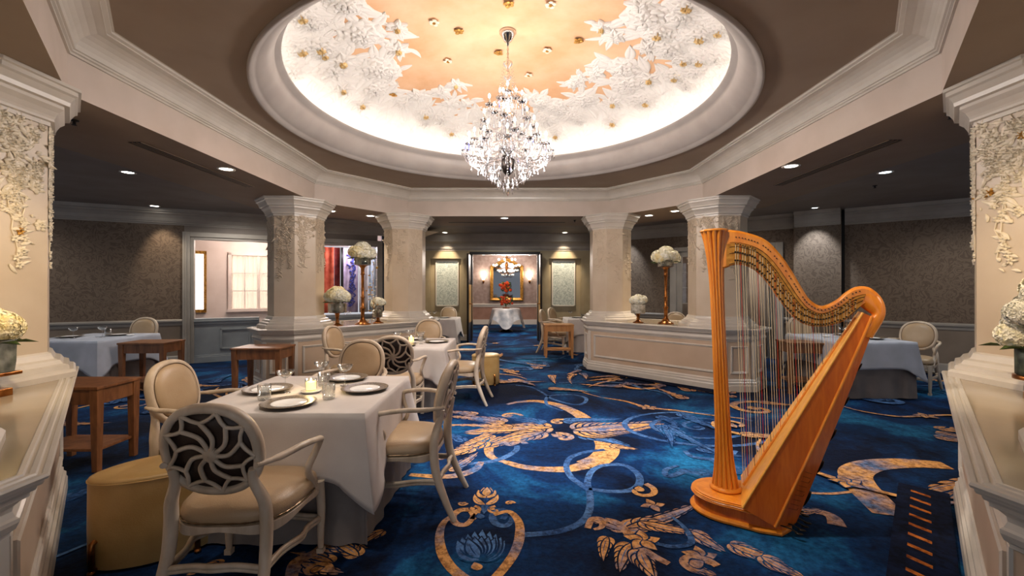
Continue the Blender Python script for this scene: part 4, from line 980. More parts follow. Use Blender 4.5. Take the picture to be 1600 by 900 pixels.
dining_table(1.72, 10.4, 0, .46, 'small table right of the doorway', 'cloth', 'cloth', seed=4)
dining_table(-6.06, 6.42, .0, .52, 'table by the left wallpapered wall', 'cloth_blue', 'cloth_grey', seed=5)
dining_table(4.78, 6.32, 0, .53, 'table by the right wall behind the harp', 'cloth_blue', 'cloth_grey', seed=6)
p = W1(2.85, .66)
dining_table(p.x, p.y, .47, .32, 'lounge table behind the left flower vases', 'cloth', 'cloth', seed=7)

# ---- tableware
TZ = .7535
def make_plate():
    r = thing('plate', '-', 'plate'); mb = MB()
    mb.lathe([(.075,0),(.085,.003),(.10,.009),(.155,.018),(.158,.020),(.155,.0215),(.10,.013),(.096,.012)], n=48, caps=False); mb.build('rim', M['charger'], r)
    mb = MB(); mb.lathe([(.0,.004),(.085,.0045),(.097,.0128),(.101,.0145),(.097,.0155),(.086,.0085),(.0,.0075)], n=40, caps=False); mb.build('well', M['porcelain'], r)
    return r
def make_coupe():
    r = thing('coupe_glass', '-', 'glass'); mb = MB(); mb.lathe([(.0,.0),(.034,.0),(.034,.002),(.008,.005),(.004,.012),(.0035,.09),(.006,.098),(.0,.099)], n=20, caps=False); mb.build('stem', M['glass'], r)
    mb = MB(); mb.lathe([(.0,.098),(.012,.100),(.036,.112),(.050,.132),(.054,.150),(.0532,.150),(.049,.1325),(.035,.114),(.012,.102),(.0,.1005)], n=28, caps=False); mb.build('bowl', M['glass'], r)
    return r
def make_tumbler():
    mb = MB(); mb.lathe([(.0,.0),(.034,.0),(.038,.004),(.040,.095),(.0388,.095),(.0365,.010),(.0,.008)], n=28, caps=False); return tag(mb.build('tumbler', M['glass']), '-', 'glass')
def make_candle():
    r = thing('candle_holder', '-', 'candle'); mb = MB(); mb.lathe([(.0,.0),(.055,.0),(.062,.006),(.066,.012),(.060,.013),(.0,.008)], n=28, caps=False); mb.build('saucer', M['porcelain'], r)
    mb = MB(); mb.lathe([(.0,.012),(.030,.012),(.037,.02),(.038,.09),(.0365,.09),(.035,.022),(.0,.018)], n=28, caps=False); mb.build('cup', M['glass'], r)
    mb = MB(); mb.lathe([(.0,.019),(.032,.02),(.034,.07),(.0,.068)], n=24, caps=False); mb.build('candle', M['wax'], r)
    mb = MB(); mb.lathe([(.0,.069),(.005,.074),(.006,.08),(.003,.09),(.0,.097)], n=10, caps=False); mb.build('flame', M['flame'], r)
    return r
def make_bread():   # small glass salt-and-pepper dish
    mb = MB(); mb.lathe([(.0,.0),(.03,.0),(.045,.004),(.05,.02),(.048,.02),(.043,.008),(.0,.006)], n=20, caps=False); return tag(mb.build('small_dish', M['porcelain']), '-', 'dish')
plate0, coupe0, tumb0, cand0, dish0 = make_plate(), make_coupe(), make_tumbler(), make_candle(), make_bread()
first = set()
def put(src, x, y, label, group, z=TZ, rz=0):
    if src.name not in first:
        first.add(src.name); src.location = (x,y,z); src.rotation_euler = (0,0,rz); src['label'] = label; src['group'] = group; return src
    return copy_tree(src, (x,y,z), rz, label, group)
bpy.context.view_layer.update()
G1 = 'tableware on the nearest table'; G2 = 'tableware on the second table'
put(plate0,-1.35,2.67,'charger plate nearest the camera, front of the nearest table',G1); put(plate0,-1.02,3.06,'charger plate on the right side of the nearest table',G1)
put(plate0,-1.68,3.04,'charger plate on the left side of the nearest table',G1); put(plate0,-1.28,3.42,'charger plate on the far side of the nearest table',G1)
put(coupe0,-1.53,2.98,'coupe glass beside the left plate of the nearest table',G1); put(coupe0,-1.44,3.34,'coupe glass behind the candle on the nearest table',G1); put(coupe0,-1.21,3.20,'coupe glass right of the candle on the nearest table',G1)
put(tumb0,-1.17,2.82,'short water tumbler right of the front plate on the nearest table',G1); put(tumb0,-1.57,2.80,'short water tumbler left of the front plate on the nearest table',G1)
put(tumb0,-1.36,3.19,'short water tumbler just behind the lit candle on the nearest table',G1)
put(cand0,-1.365,3.00,'lit candle in a yellow glowing glass in the centre of the nearest table',G1)
light('candle_light','POINT',(-1.365,3.0,TZ+.13),1.0,(1,.72,.36),.02)
put(plate0,-.98,5.76,'charger plate on the right side of the second table',G2); put(plate0,-1.33,5.40,'charger plate at the near side of the second table',G2); put(plate0,-1.66,5.76,'charger plate at the left side of the second table',G2); put(plate0,-1.33,6.08,'charger plate at the far side of the second table',G2)
put(coupe0,-1.45,5.58,'left coupe glass of the three on the second table',G2); put(coupe0,-1.36,5.86,'tallest-looking coupe glass at the back of the second table',G2); put(coupe0,-1.16,5.60,'right coupe glass of the three on the second table',G2)
put(cand0,-1.30,5.70,'candle in glass in the centre of the second table',G2); put(tumb0,-1.22,5.90,'tumbler at the back of the second table',G2)
G3 = 'tableware on the left wall table'
put(plate0,-6.36,6.35,'charger plate on the left part of the left wall table',G3); put(plate0,-5.89,6.62,'charger plate at the back of the left wall table',G3); put(coupe0,-6.16,6.2,'left coupe glass on the left wall table',G3); put(coupe0,-5.89,6.35,'right coupe glass on the left wall table',G3)
put(dish0,-5.66,6.55,'white cup at the right end of the left wall table',G3); put(tumb0,-6.04,6.6,'tumbler between the plates of the left wall table',G3)
G4 = 'tableware on the right wall table'
put(plate0,5.0,6.15,'charger plate in the middle of the right wall table',G4); put(plate0,5.0,6.62,'charger plate at the back of the right wall table',G4); put(dish0,4.55,6.4,'white cup at the left of the right wall table',G4); put(coupe0,4.75,6.35,'coupe glass on the right wall table, seen beyond the harp neck',G4); put(tumb0,5.2,6.5,'tumbler near the chair on the right wall table',G4)
G5 = 'tableware on the far tables'
put(plate0,-1.6,10.45,'tiny charger plate on the table left of the doorway',G5); put(coupe0,-1.95,10.35,'tiny coupe glass on the table left of the doorway',G5); put(coupe0,-1.85,10.55,'second tiny coupe glass on the table left of the doorway',G5)
put(plate0,1.55,10.5,'tiny charger plate on the table right of the doorway',G5); put(coupe0,1.4,10.6,'tiny coupe glass on the table right of the doorway',G5); put(tumb0,1.66,10.4,'tiny tumbler on the table right of the doorway',G5)
GL = 'tableware on the lounge table'
put(plate0,p.x-.1,p.y-.1,'plate on the lounge table behind the low hydrangea vase',GL); put(coupe0,p.x+.12,p.y,'coupe glass on the lounge table behind the vases',GL); put(tumb0,p.x-.02,p.y+.15,'tumbler on the lounge table behind the vases',GL)

# ---- wooden side tables
def side_table(x, y, rz, wx, wy, H_, label, m='wood', shelf=True):
    r = thing('side_table', label, 'side table', (x,y,0), rz, 'wooden waiter side tables'); m = M[m]
    mb = MB(); mb.box((0,0,H_-.012), (wx,wy,.024)); mb.build('top', m, r, bevel=.004)
    for sx in (-1,1):
        for sy in (-1,1):
            cx, cy = sx*(wx/2-.04), sy*(wy/2-.04); mb = MB(); a, b = .032, .022
            mb.hexa([(cx-b,cy-b,0),(cx+b,cy-b,0),(cx+b,cy+b,0),(cx-b,cy+b,0),(cx-a,cy-a,H_-.024),(cx+a,cy-a,H_-.024),(cx+a,cy+a,H_-.024),(cx-a,cy+a,H_-.024)]); mb.build('leg', m, r, bevel=.003)
    for sy in (-1,1):
        mb = MB(); mb.box((0,sy*(wy/2-.03),H_-.085), (wx-.12,.02,.12)); mb.build('apron', m, r)
    for sx in (-1,1):
        mb = MB(); mb.box((sx*(wx/2-.03),0,H_-.085), (.02,wy-.12,.12)); mb.build('apron', m, r)
    if shelf: mb = MB(); mb.box((0,0,.17), (wx-.07,wy-.07,.022)); mb.build('shelf', m, r, bevel=.003)
side_table(-3.57, 3.68, .0, .62, .42, .68, 'dark wooden side table between the near left low wall and the nearest table')
side_table(-3.20, 5.70, .02, .62, .42, .71, 'wooden side table standing before the left column pedestal')
side_table(-5.08, 6.24, .05, .62, .44, .71, 'reddish wooden side table beside the left wall table')
side_table(4.12, 6.22, -.15, .60, .42, .71, 'wooden side table seen through the harp strings')
side_table(.98, 9.35, .0, .62, .42, .70, 'pale wooden side table by the right low wall, under the doorway chairs', 'wood_light')
side_table(-2.05, 9.85, .0, .5, .4, .70, 'dark wooden side table before the small left rear table')

# ---- ottomans
def ottoman(x, y, rz, rx, ry, H_, label):
    r = thing('ottoman', label, 'ottoman', (x,y,0), rz)
    def el(k, n=48): return [(math.cos(2*PI*i/n)*(rx*k), math.sin(2*PI*i/n)*(ry*k)) for i in range(n)]
    mb = MB(); mb.loft([[(a,b,z) for a,b in el(k)] for k, z in ((.97,.012),(1.0,.02),(1.005,.2),(1.0,H_-.03),(.995,H_-.015))], True, True); mb.build('body', M['ottleather'], r)
    mb = MB(); mb.loft([[(a,b,z) for a,b in el(k)] for k, z in ((.99,H_-.016),(1.0,H_-.008),(.985,H_),(.9,H_+.008),(.5,H_+.014),(.05,H_+.016))], True, True); mb.build('cushion', M['ottleather'], r)
    mb = MB(); mb.tube([(a,b,H_-.014) for a,b in el(1.004)], .004, 6, True); mb.build('piping', M['ottleather'], r)
    for a in (-2.6,-1.05,.5,2.1):
        mb = MB(); cx, cy = math.cos(a)*rx, math.sin(a)*ry; n = Vector((math.cos(a)*ry, math.sin(a)*rx)).normalized()
        pts = [(cx+n.x*.0, cy+n.y*.0, .02),(cx+n.x*.018, cy+n.y*.018, .03),(cx+n.x*.02, cy+n.y*.02,.12),(cx+n.x*.018,cy+n.y*.018,.155),(cx,cy,.165)]
        mb.tube(pts, .014, 10); mb.ell((cx+n.x*.02,cy+n.y*.02,.012), (.018,.018,.012), 10, 6); mb.build('foot', M['bronze'], r)
ottoman(-1.97, 2.49, .62, .31, .185, .465, 'oval ochre leather ottoman beside the nearest pinwheel chair')
ottoman(-.40, 6.72, .2, .21, .17, .45, 'small cream ottoman behind the profile chair of the second table')
# ================================================================== HARP
def harp():
    TH = R(27); d = Vector((math.cos(TH), -math.sin(TH))); root = thing('harp', 'golden concert pedal harp standing on the carpet', 'harp', (1.38,2.92,0), -TH)
    # local frame: +x along the plane of the strings, -y towards the camera
    # base
    def base_out(k=0):
        pts = []
        for i in range(25):      # rounded front
            a = PI/2+PI*i/24; pts.append((.06+(.235+k)*math.cos(a), (.195+k)*math.sin(a)))
        pts += [(.22,-.215-k),(.33,-.20-k),(.375+k,-.12),(.385+k,0),(.375+k,.12),(.33,.20+k),(.22,.215+k)]
        return pts
    def lay(prof, nm, m):
        mb = MB(); mb.loft([[(x,y,z) for x,y in base_out(k)] for k, z in prof], True, True, 0, False); return mb.build(nm, m, root)
    lay([(0,.0),(.012,.008),(.014,.02),(.006,.03),(-.012,.034)], 'foot_moulding', M['harp'])
    lay([(-.012,.034),(-.014,.10)], 'base', M['harp_side'])
    def cap_out(k): return [(min(x,.20),y) for x,y in base_out(k)]
    mb = MB(); mb.loft([[(x,y,z) for x,y in cap_out(k)] for k, z in ((-.012,.10),(.004,.104),(.008,.109),(.002,.112),(.006,.117),(.002,.121),(.004,.127),(-.006,.131),(-.004,.136),(-.02,.142))], True, True, 0, False); mb.build('base_top', M['harp'], root)
    # fluted column
    def flute(r, z, dx=0, n=168, fl=14, am=.24): return [(dx+r*(1-am*(abs(math.sin(fl*a/2))**.6*-1+1))*math.cos(a), r*(1-am*(1-abs(math.sin(fl*a/2))**.6))*math.sin(a), z) for a in [2*PI*i/n for i in range(n)]]
    mb = MB(); prof = [(.083,.165),(.078,.20),(.068,.26),(.058,.35),(.051,.48),(.047,.65),(.044,.95),(.043,1.25),(.044,1.42),(.048,1.55),(.056,1.66),(.068,1.75),(.080,1.81),(.086,1.835)]
    mb.loft([flute(r, z, .03-.068*((z-.1)/1.74)) for r, z in prof], True, True); mb.build('column', M['harp'], root)
    mb = MB(); mb.lathe([(.09,.142),(.097,.147),(.097,.155),(.088,.162),(.084,.168)], (.03,0,0), 40); mb.build('column_ring', M['harp'], root)
    mb = MB(); mb.lathe([(.086,1.833),(.088,1.838),(.084,1.846),(.02,1.85)], (-.04,0,0), 40); mb.build('column_cap', M['harp'], root)
    # neck
    up = [(.0,1.835),(.05,1.84),(.14,1.82),(.25,1.77),(.33,1.68),(.39,1.58),(.45,1.46),(.49,1.39),(.55,1.352),(.62,1.385),(.67,1.435),(.72,1.468),(.775,1.465),(.815,1.43)]
    lo_ = [(.0,1.585),(.03,1.592),(.09,1.612),(.18,1.585),(.26,1.50),(.33,1.385),(.405,1.28),(.48,1.232),(.575,1.232),(.65,1.262),(.705,1.315),(.745,1.362),(.775,1.37)]
    def resample(P, n):
        C = crom([(x,0,z) for x,z in P], 12); L = [0]
        for a, b in zip(C, C[1:]): L.append(L[-1]+(b-a).length)
        out = []; j = 0
        for i in range(n):
            s = L[-1]*i/(n-1)
            while j < len(L)-2 and L[j+1] < s: j += 1
            f = (s-L[j])/max(1e-9, L[j+1]-L[j]); out.append(C[j].lerp(C[j+1], min(1,max(0,f))))
        return out
    U, Lw = resample(up, 60), resample(lo_, 60); mb = MB(); rings = []
    for a, b in zip(U, Lw):
        e = (a-b).normalized(); h = .030; c = .008
        rings.append([Vector((b.x,-h+c,b.z)), Vector((b.x+e.x*c,-h,b.z+e.z*c)), Vector((a.x-e.x*c*2,-h,a.z-e.z*c*2)), Vector((a.x,-h+c*1.6,a.z)), Vector((a.x,h-c*1.6,a.z)), Vector((a.x-e.x*c*2,h,a.z-e.z*c*2)), Vector((b.x+e.x*c,h,b.z+e.z*c)), Vector((b.x,h-c,b.z))])
    mb.loft(rings, True, True, 0, False); mb.build('neck', M['harp'], root, bevel=.002)
    # action plate with linkage lines on the string side
    def at(i, f, y): return Vector((Lw[i].x+(U[i].x-Lw[i].x)*f, y, Lw[i].z+(U[i].z-Lw[i].z)*f))
    mb = MB(); mb.loft([[at(i,f,y) for f, y in ((.03,-.031),(.03,-.0335),(.62,-.0335),(.62,-.031))] for i in range(2,57)], True, True, 0, False); mb.build('action_plate', vary(mat('action_brass', lin(196,128,44), .3, .55), lin(176,108,34), lin(214,148,60), 30), root)
    for f in (.64, .05, .34, .52):
        mb = MB(); mb.tube([at(i,f,-.0345) for i in range(3,57)], .0018, 5); mb.build('action_edge', M['steel'] if f != .64 else M['brass'], root)
    # shoulder block
    A_ = Vector((.755,0,1.345)); mb = MB()
    sec = [(.73,1.345,.028,.752,1.41),(.77,1.33,.032,.80,1.455)]
    rings = [[(.70,-.028,1.462),(.70,.028,1.462),(.70,.028,1.315),(.70,-.028,1.315)],
             [(.745,-.031,1.48),(.745,.031,1.48),(.73,.03,1.35),(.73,-.03,1.35)],
             [(.79,-.036,1.466),(.79,.036,1.466),(.752,.04,1.335),(.752,-.04,1.335)],
             [(.835,-.034,1.425),(.835,.034,1.425),(.765,.045,1.318),(.765,-.045,1.318)],
             [(.858,-.028,1.365),(.858,.028,1.365),(.80,.05,1.302),(.80,-.05,1.302)],
             [(.862,-.034,1.30),(.862,.034,1.30),(.765,.055,1.285),(.765,-.055,1.285)],
             [(.835,-.040,1.24),(.835,.040,1.24),(.735,.060,1.25),(.735,-.060,1.25)],
             [(.80,-.040,1.17),(.80,.040,1.17),(.71,.060,1.19),(.71,-.060,1.19)]]
    mb.loft(rings, True, True, 0, True); mb.build('shoulder', M['harp'], root, sub=2)
    # sound box: soundboard line from (.115,.17) to (.755,1.325)
    P0, P1 = Vector((.125,0,.145)), Vector((.742,0,1.318)); ax = (P1-P0).normalized(); back = Vector((ax.z,0,-ax.x))
    box_r, edge_a, edge_b = [], [], []
    NN = 24; rings = []
    for i in range(NN+1):
        t = i/NN; c = P0.lerp(P1, t); w_ = .205*(1-t)**1.0+.046; D = .235*(1-t)**.9+.075
        if t < .12: pass
        prof = [(-w_,0),(-w_*.86,D*.62),(-w_*.42,D*.98),(0,D*1.06),(w_*.42,D*.98),(w_*.86,D*.62),(w_,0)]
        ring = [c+back*dd+Vector((0,yy,0)) for yy, dd in prof]
        ring = [Vector((p.x, p.y, max(p.z, .036))) for p in ring]; rings.append(ring)
    mb = MB(); mb.loft(rings, True, True, 0, False); mb.build('sound_box', M['harp_side'], root)
    mb = MB(); rs = []
    for i in range(NN+1):
        t = i/NN; c = P0.lerp(P1, t); w_ = .205*(1-t)+.046
        rs.append([c+Vector((0,-w_*.97,0))-back*.001, c+Vector((0,w_*.97,0))-back*.001, c+Vector((0,w_*.97,0))-back*.006, c+Vector((0,-w_*.97,0))-back*.006])
    mb.loft(rs, True, True, 0, False); sb = mb.build('soundboard', M['harp_board'], root)
    mb = MB(); a = P0.lerp(P1,.03)-back*.008; b = P0.lerp(P1,.97)-back*.008; mb.tube([a,b], [.012,.006], 6); mb.build('string_rib', M['harp'], sb)
    for s in (-1,1):
        mb = MB(); mb.tube([P0.lerp(P1,i/20)+Vector((0,s*(.205*(1-i/20)+.046),0)) for i in range(21)], .0065, 8); mb.build('edge_moulding', M['harp_board'], root)
        mb = MB(); pts = []
        for i in range(21):
            t = i/20; w_ = .205*(1-t)+.046; D = .235*(1-t)**.9+.075; p = P0.lerp(P1,t)+back*D*.62+Vector((0,s*w_*.87,0)); pts.append(Vector((p.x,p.y,max(.045,p.z))))
        mb.tube(pts, .008, 8); mb.build('edge_moulding', M['harp'], root)
    for k in range(5):     # sound holes on the back
        t = .14+k*.16; w_ = .205*(1-t)+.046; D = .235*(1-t)**.9+.075; c = P0.lerp(P1,t)+back*(D*1.065)
        mb = MB(); mb.ell((0,0,0), (.055-.006*k,w_*.22,.004), 20, 6, rot=Matrix(((ax.x,0,back.x),(0,1,0),(ax.z,0,back.z)))); mb.v = [(x+c.x,y+c.y,z+c.z) for x,y,z in mb.v]; mb.build('sound_hole', M['black'], root)
    # faint incised rows of maker's lettering are worn beyond reading: thin dark strokes across the side
    mb = MB()
    for k in range(9):
        t = .10+k*.022; w_ = .205*(1-t)+.046; D = .235*(1-t)**.9+.075
        c0 = P0.lerp(P1,t)+back*(D*.70)+Vector((0,-w_*.79-.002,0)); c1 = P0.lerp(P1,t)+back*(D*.88)+Vector((0,-w_*.56-.004,0))
        mb.tube([c0,c1] if k % 3 else [c0,c1,c1+ax*.016], .0012, 4)
    mb.build('worn_lettering', mat('incised_brown', lin(90,42,12), .6), root)
    # strings, pins, discs
    for i in range(46):
        u = .088+.622*(i/45)**1.0; j = min(range(60), key=lambda k: abs(Lw[k].x-u)); fz = .30
        top = at(j, .60 if u < .70 else .45, -.038)
        tb = (u-P0.x)/(P1.x-P0.x); tb = min(.955, max(.015, (u-.088)/.622*.94+.03)); bt = P0.lerp(P1, tb)-back*.012
        m = M['string_red'] if i % 7 == 2 else (M['string_black'] if i % 7 == 5 else M['string'])
        mb = MB(); th = .0006+.0008*(1-i/45) if i > 0 else .0014; th = .0019-.0010*i/45
        zb = Lw[j].z+.012; mb.tube([(u,-.038,top.z),(u,-.038,zb),(bt.x,-.0,bt.z)], th, 5); mb.build('string', m, root)
        mb = MB(); mb.tube([(u,-.030,top.z),(u,-.050,top.z)], .003, 6); mb.ell((u,-.050,top.z), (.0045,.003,.0045), 6, 4); mb.build('tuning_pin', M['steel'], root)
        for f in (.12,.36):
            pz = at(j, f, 0).z; mb = MB(); mb.tube([(u-.002,-.034,pz),(u-.002,-.042,pz)], .0068-.0025*i/45, 8); mb.build('fork_disc', M['steel'], root)
        mb = MB(); pz = at(j, .80, 0).z; mb.tube([(at(j,.8,0).x,-.029,pz),(at(j,.8,0).x,-.034,pz)], .004, 6); mb.build('bolt', M['steel'], root)
    # pedals
    for s in (-1,1):
        for k in range(4 if s < 0 else 3):
            mb = MB(); y0 = s*(.04+.045*k); x0 = .385-.02*k
            mb.tube([(x0-.03,y0,.06),(x0+.05,y0*1.15,.058),(x0+.085,y0*1.2,.045)], .006, 8, flat=.6); mb.ell((x0+.09,y0*1.2,.043), (.022,.012,.006), 10, 6); mb.build('pedal', M['darkmetal'], root)
    return root
harp()

# ================================================================== CHANDELIER
def chandelier():
    CX, CY = -.045, 4.75; root = thing('chandelier', 'large crystal chandelier with lit candle bulbs hanging from the peach dome', 'chandelier', (CX,CY,2.46)); Z = lambda z: z-2.46
    mb = MB(); mb.lathe([(.0,4.225),(.085,4.222),(.09,4.20),(.07,4.17),(.045,4.12),(.02,4.10),(.01,4.06),(.0,4.05)], (0,0,-2.46), 28, caps=False); mb.build('canopy', M['chrome'], root)
    mb = MB(); mb.tube([(0,0,Z(4.07)),(0,0,Z(3.86))], .007, 8)
    for k in range(8): mb.ell((0,0,Z(4.05-.024*k)), (.013 if k % 2 else .006,.006 if k % 2 else .013,.016), 8, 6)
    mb.build('chain', M['chrome'], root)
    mb = MB(); mb.lathe([(.0,3.9),(.05,3.89),(.055,3.86),(.02,3.83),(.018,3.78),(.04,3.75),(.045,3.72),(.02,3.69),(.02,3.60),(.055,3.56),(.06,3.50),(.025,3.44),(.025,3.36),(.065,3.32),(.075,3.24),(.035,3.18),(.03,3.08),(.08,3.04),(.09,2.96),(.045,2.90),(.0,2.88)], (0,0,-2.46), 20, caps=False); mb.build('crystal_stem', M['crystal'], root)
    mb = MB(); mb.lathe([(.0,2.90),(.06,2.88),(.085,2.82),(.08,2.75),(.05,2.70),(.02,2.67),(.0,2.66)], (0,0,-2.46), 20, caps=False); mb.build('hub', M['darkmetal'], root)
    CR = []       # crystals: (x, y, z, length, radius, blue)
    q = random.Random(2)
    tiers = [(12,.455,2.93,2.86,.0,.085),(8,.36,3.03,2.95,.2,.085),(7,.285,3.20,3.08,.1,.08),(6,.205,3.40,3.24,.3,.075),(3,.10,3.52,3.40,.5,.07)]
    for n, r, zc, z0, ph, ch in tiers:
        for k in range(n):
            a = 2*PI*k/n+ph; c, s = math.cos(a), math.sin(a); arm = MB()
            pts = crom([(.05*c,.05*s,Z(z0)),(r*.4*c,r*.4*s,Z(z0-.055)),(r*.75*c,r*.75*s,Z(z0-.085)),(r*.98*c,r*.98*s,Z(z0-.03)),(r*c,r*s,Z(zc-.01))], 5)
            arm.tube(pts, .0085, 7); A_ = arm.build('arm', M['crystal'], root)
            cup = MB(); cup.lathe([(.0,-.012),(.018,-.01),(.036,.0),(.046,.012),(.044,.014),(.03,.006),(.0,.004)], (r*c,r*s,Z(zc)), 16, caps=False); cup.build('drip_pan', M['crystal'], A_)
            cd = MB(); cd.lathe([(.0,.0),(.009,.0),(.009,ch),(.0,ch)], (r*c,r*s,Z(zc)), 8, caps=False); cd.build('candle', M['candletube'], A_)
            bl = MB(); bl.lathe([(.0,.0),(.008,.006),(.013,.02),(.010,.036),(.003,.05),(.0,.052)], (r*c,r*s,Z(zc)+ch), 10, caps=False); bl.build('bulb', M['bulb'], A_)
            m_ = 6 if r > .3 else 4
            for j in range(m_):
                b = 2*PI*j/m_+a; CR.append((r*c+.042*math.cos(b), r*s+.042*math.sin(b), Z(zc)+.006, q.uniform(.05,.085), .009, q.random() < .06 or (r < .3 and q.random() < .22)))
            for f in (.35,.6,.85): 
                CR.append((r*f*c, r*f*s, Z(z0-.085), q.uniform(.05,.09), .009, False))
    for rr, zz, n in ((.30,2.80,16),(.24,2.74,14),(.17,2.68,12),(.11,2.62,9),(.055,2.57,6)):
        for k in range(n):
            a = 2*PI*k/n+rr*9; CR.append((rr*math.cos(a), rr*math.sin(a), Z(zz), q.uniform(.07,.1), .0115, False))
    CR.append((0,0,Z(2.58),.12,.02,False))
    CR.sort(key=lambda c_: c_[1]-c_[3]*2)      # those nearest the camera first
    def gem(mb, x, y, z, L_, r):
        n = 6; mb.tube([(x,y,z),(x,y,z-.012)], .0012, 4)
        rings = [[(x+rr*math.cos(2*PI*i/n+x*9), y+rr*math.sin(2*PI*i/n+x*9), z-.012-hh) for i in range(n)] for rr, hh in ((.0012,0),(r*.6,L_*.25),(r,L_*.62),(r*.5,L_*.88),(.0008,L_))]
        mb.loft(rings, True, True, 0, False)
    for c_ in CR[:98]:
        mb = MB(); gem(mb, *c_[:5]); mb.build('crystal_drop', M['crystal_blue'] if c_[5] else M['crystal'], root)
    mb = MB()
    for c_ in CR[98:]: gem(mb, *c_[:5])
    # bead garlands between arms, basket strands and top strands
    def strand(a, b, sag, n=9, r=.0055):
        a, b = Vector(a), Vector(b)
        for i in range(n+1):
            t = i/n; p = a.lerp(b,t); p.z -= sag*4*t*(1-t); mb.ell(p, (r,r,r), 6, 4)
    for n, r, zc, z0, ph, ch in tiers[:4]:
        for k in range(n):
            a = 2*PI*k/n+ph; b = 2*PI*(k+1)/n+ph
            strand((r*math.cos(a),r*math.sin(a),Z(zc)),(r*math.cos(b),r*math.sin(b),Z(zc)),.07)
            strand((.05*math.cos(a),.05*math.sin(a),Z(zc+.25)),(r*math.cos(a),r*math.sin(a),Z(zc)),.06,11)
    for k in range(8):
        a = 2*PI*k/8; strand((.05*math.cos(a),.05*math.sin(a),Z(3.87)),(.11*math.cos(a),.11*math.sin(a),Z(3.52)),.03,12)
        strand((.42*math.cos(a),.42*math.sin(a),Z(2.84)),(.05*math.cos(a),.05*math.sin(a),Z(2.58)),.06,14,.007)
    tag(mb.build('crystal_strands', M['crystal'], root), kind='stuff')
chandelier()

# ================================================================== FLOWERS, VASES, STANDS
def florets(mb, c, r, n, q, s=.016, squash=.85):
    for i in range(n):
        u = q.uniform(-.75, 1); a = q.uniform(0, 2*PI); w_ = math.sqrt(1-u*u); nr = Vector((w_*math.cos(a), w_*math.sin(a), u)); p = Vector(c)+Vector((nr.x*r, nr.y*r, nr.z*r*squash))*q.uniform(.93,1.06)
        t = nr.orthogonal().normalized(); b = nr.cross(t); a0 = q.uniform(0, 1.6)
        for k in range(4):
            an = a0+k*PI/2; d1 = t*math.cos(an)+b*math.sin(an); d2 = t*math.cos(an+PI/2)+b*math.sin(an+PI/2)
            mb.add([p, p+d1*s*.6+d2*s*.42+nr*s*.25, p+d1*s*1.1+nr*s*.12, p+d1*s*.6-d2*s*.42+nr*s*.25], [(0,1,2,3)], 0, False)
def bouquet(x, y, z, blooms, label, fl_n=110, s=.016, leaves=6, seed=0, group=None):
    q = random.Random(seed); root = thing('hydrangea_bouquet', label, 'flowers', (x,y,z), 0, group)
    for (bx, by, bz, r, m) in blooms:
        mb = MB(); mb.ell((bx,by,bz), (r*.86,r*.86,r*.72), 14, 9); florets(mb, (bx,by,bz), r, int(fl_n*1.5), q, s*1.45); mb.build('bloom', M[m], root)
    if leaves:
        mb = MB()
        for i in range(leaves):
            a = 2*PI*i/leaves; R_ = max(abs(b[0])+b[3] for b in blooms)*.95; zz = min(b[2]-b[3]*.6 for b in blooms)
            c, s_ = math.cos(a), math.sin(a); L_ = .05
            mb.add([(c*R_*.5,s_*R_*.5,zz),(c*R_-s_*.02,s_*R_+c*.02,zz+.01),(c*(R_+.05),s_*(R_+.05),zz-.01),(c*R_+s_*.02,s_*R_-c*.02,zz+.01)], [(0,1,2,3)])
            mb.tube([(0,0,-.04),(c*R_*.3,s_*R_*.3,zz)], .003, 5)
        mb.build('leaves', M['leafgreen'], root)
    return root
def ball(n, R_, r, zc, m, seed, ms=None):
    q = random.Random(seed); out = [(0,0,zc+R_*.62,r*1.22,m)]
    for k in range(n):
        a = 2*PI*k/n; out.append((R_*.86*math.cos(a), R_*.86*math.sin(a), zc+.01+q.uniform(-.02,.03), r*q.uniform(1.0,1.2), (ms or [m])[k % len(ms or [m])]))
    return out
LZ = .8815
def footed_vase(x, y, label, h, r, hf, m='glass', mfoot='bronze'):
    root = thing('footed_vase', label, 'vase', (x,y,LZ)); mb = MB()
    mb.lathe([(.0,0),(.085,0),(.088,.010),(.07,.020),(.055,.026),(.03,.045),(.022,.06),(.030,.075),(.020,.09),(.035,hf-.01),(.07,hf),(.0,hf)], n=28, caps=False); mb.build('foot', M[mfoot], root)
    mb = MB(); mb.lathe([(.0,hf+.001),(r*.96,hf+.001),(r,hf+.006),(r,hf+h),(r*.96,hf+h),(r*.95,hf+.01),(.0,hf+.008)], n=32, caps=False); mb.build('bowl', M[m], root)
    if m == 'glass': mb = MB(); mb.lathe([(.0,hf+.01),(r*.93,hf+.011),(r*.93,hf+h*.9),(.0,hf+h*.9)], n=24, caps=False); mb.build('moss_filling', M['mossvase'], root)
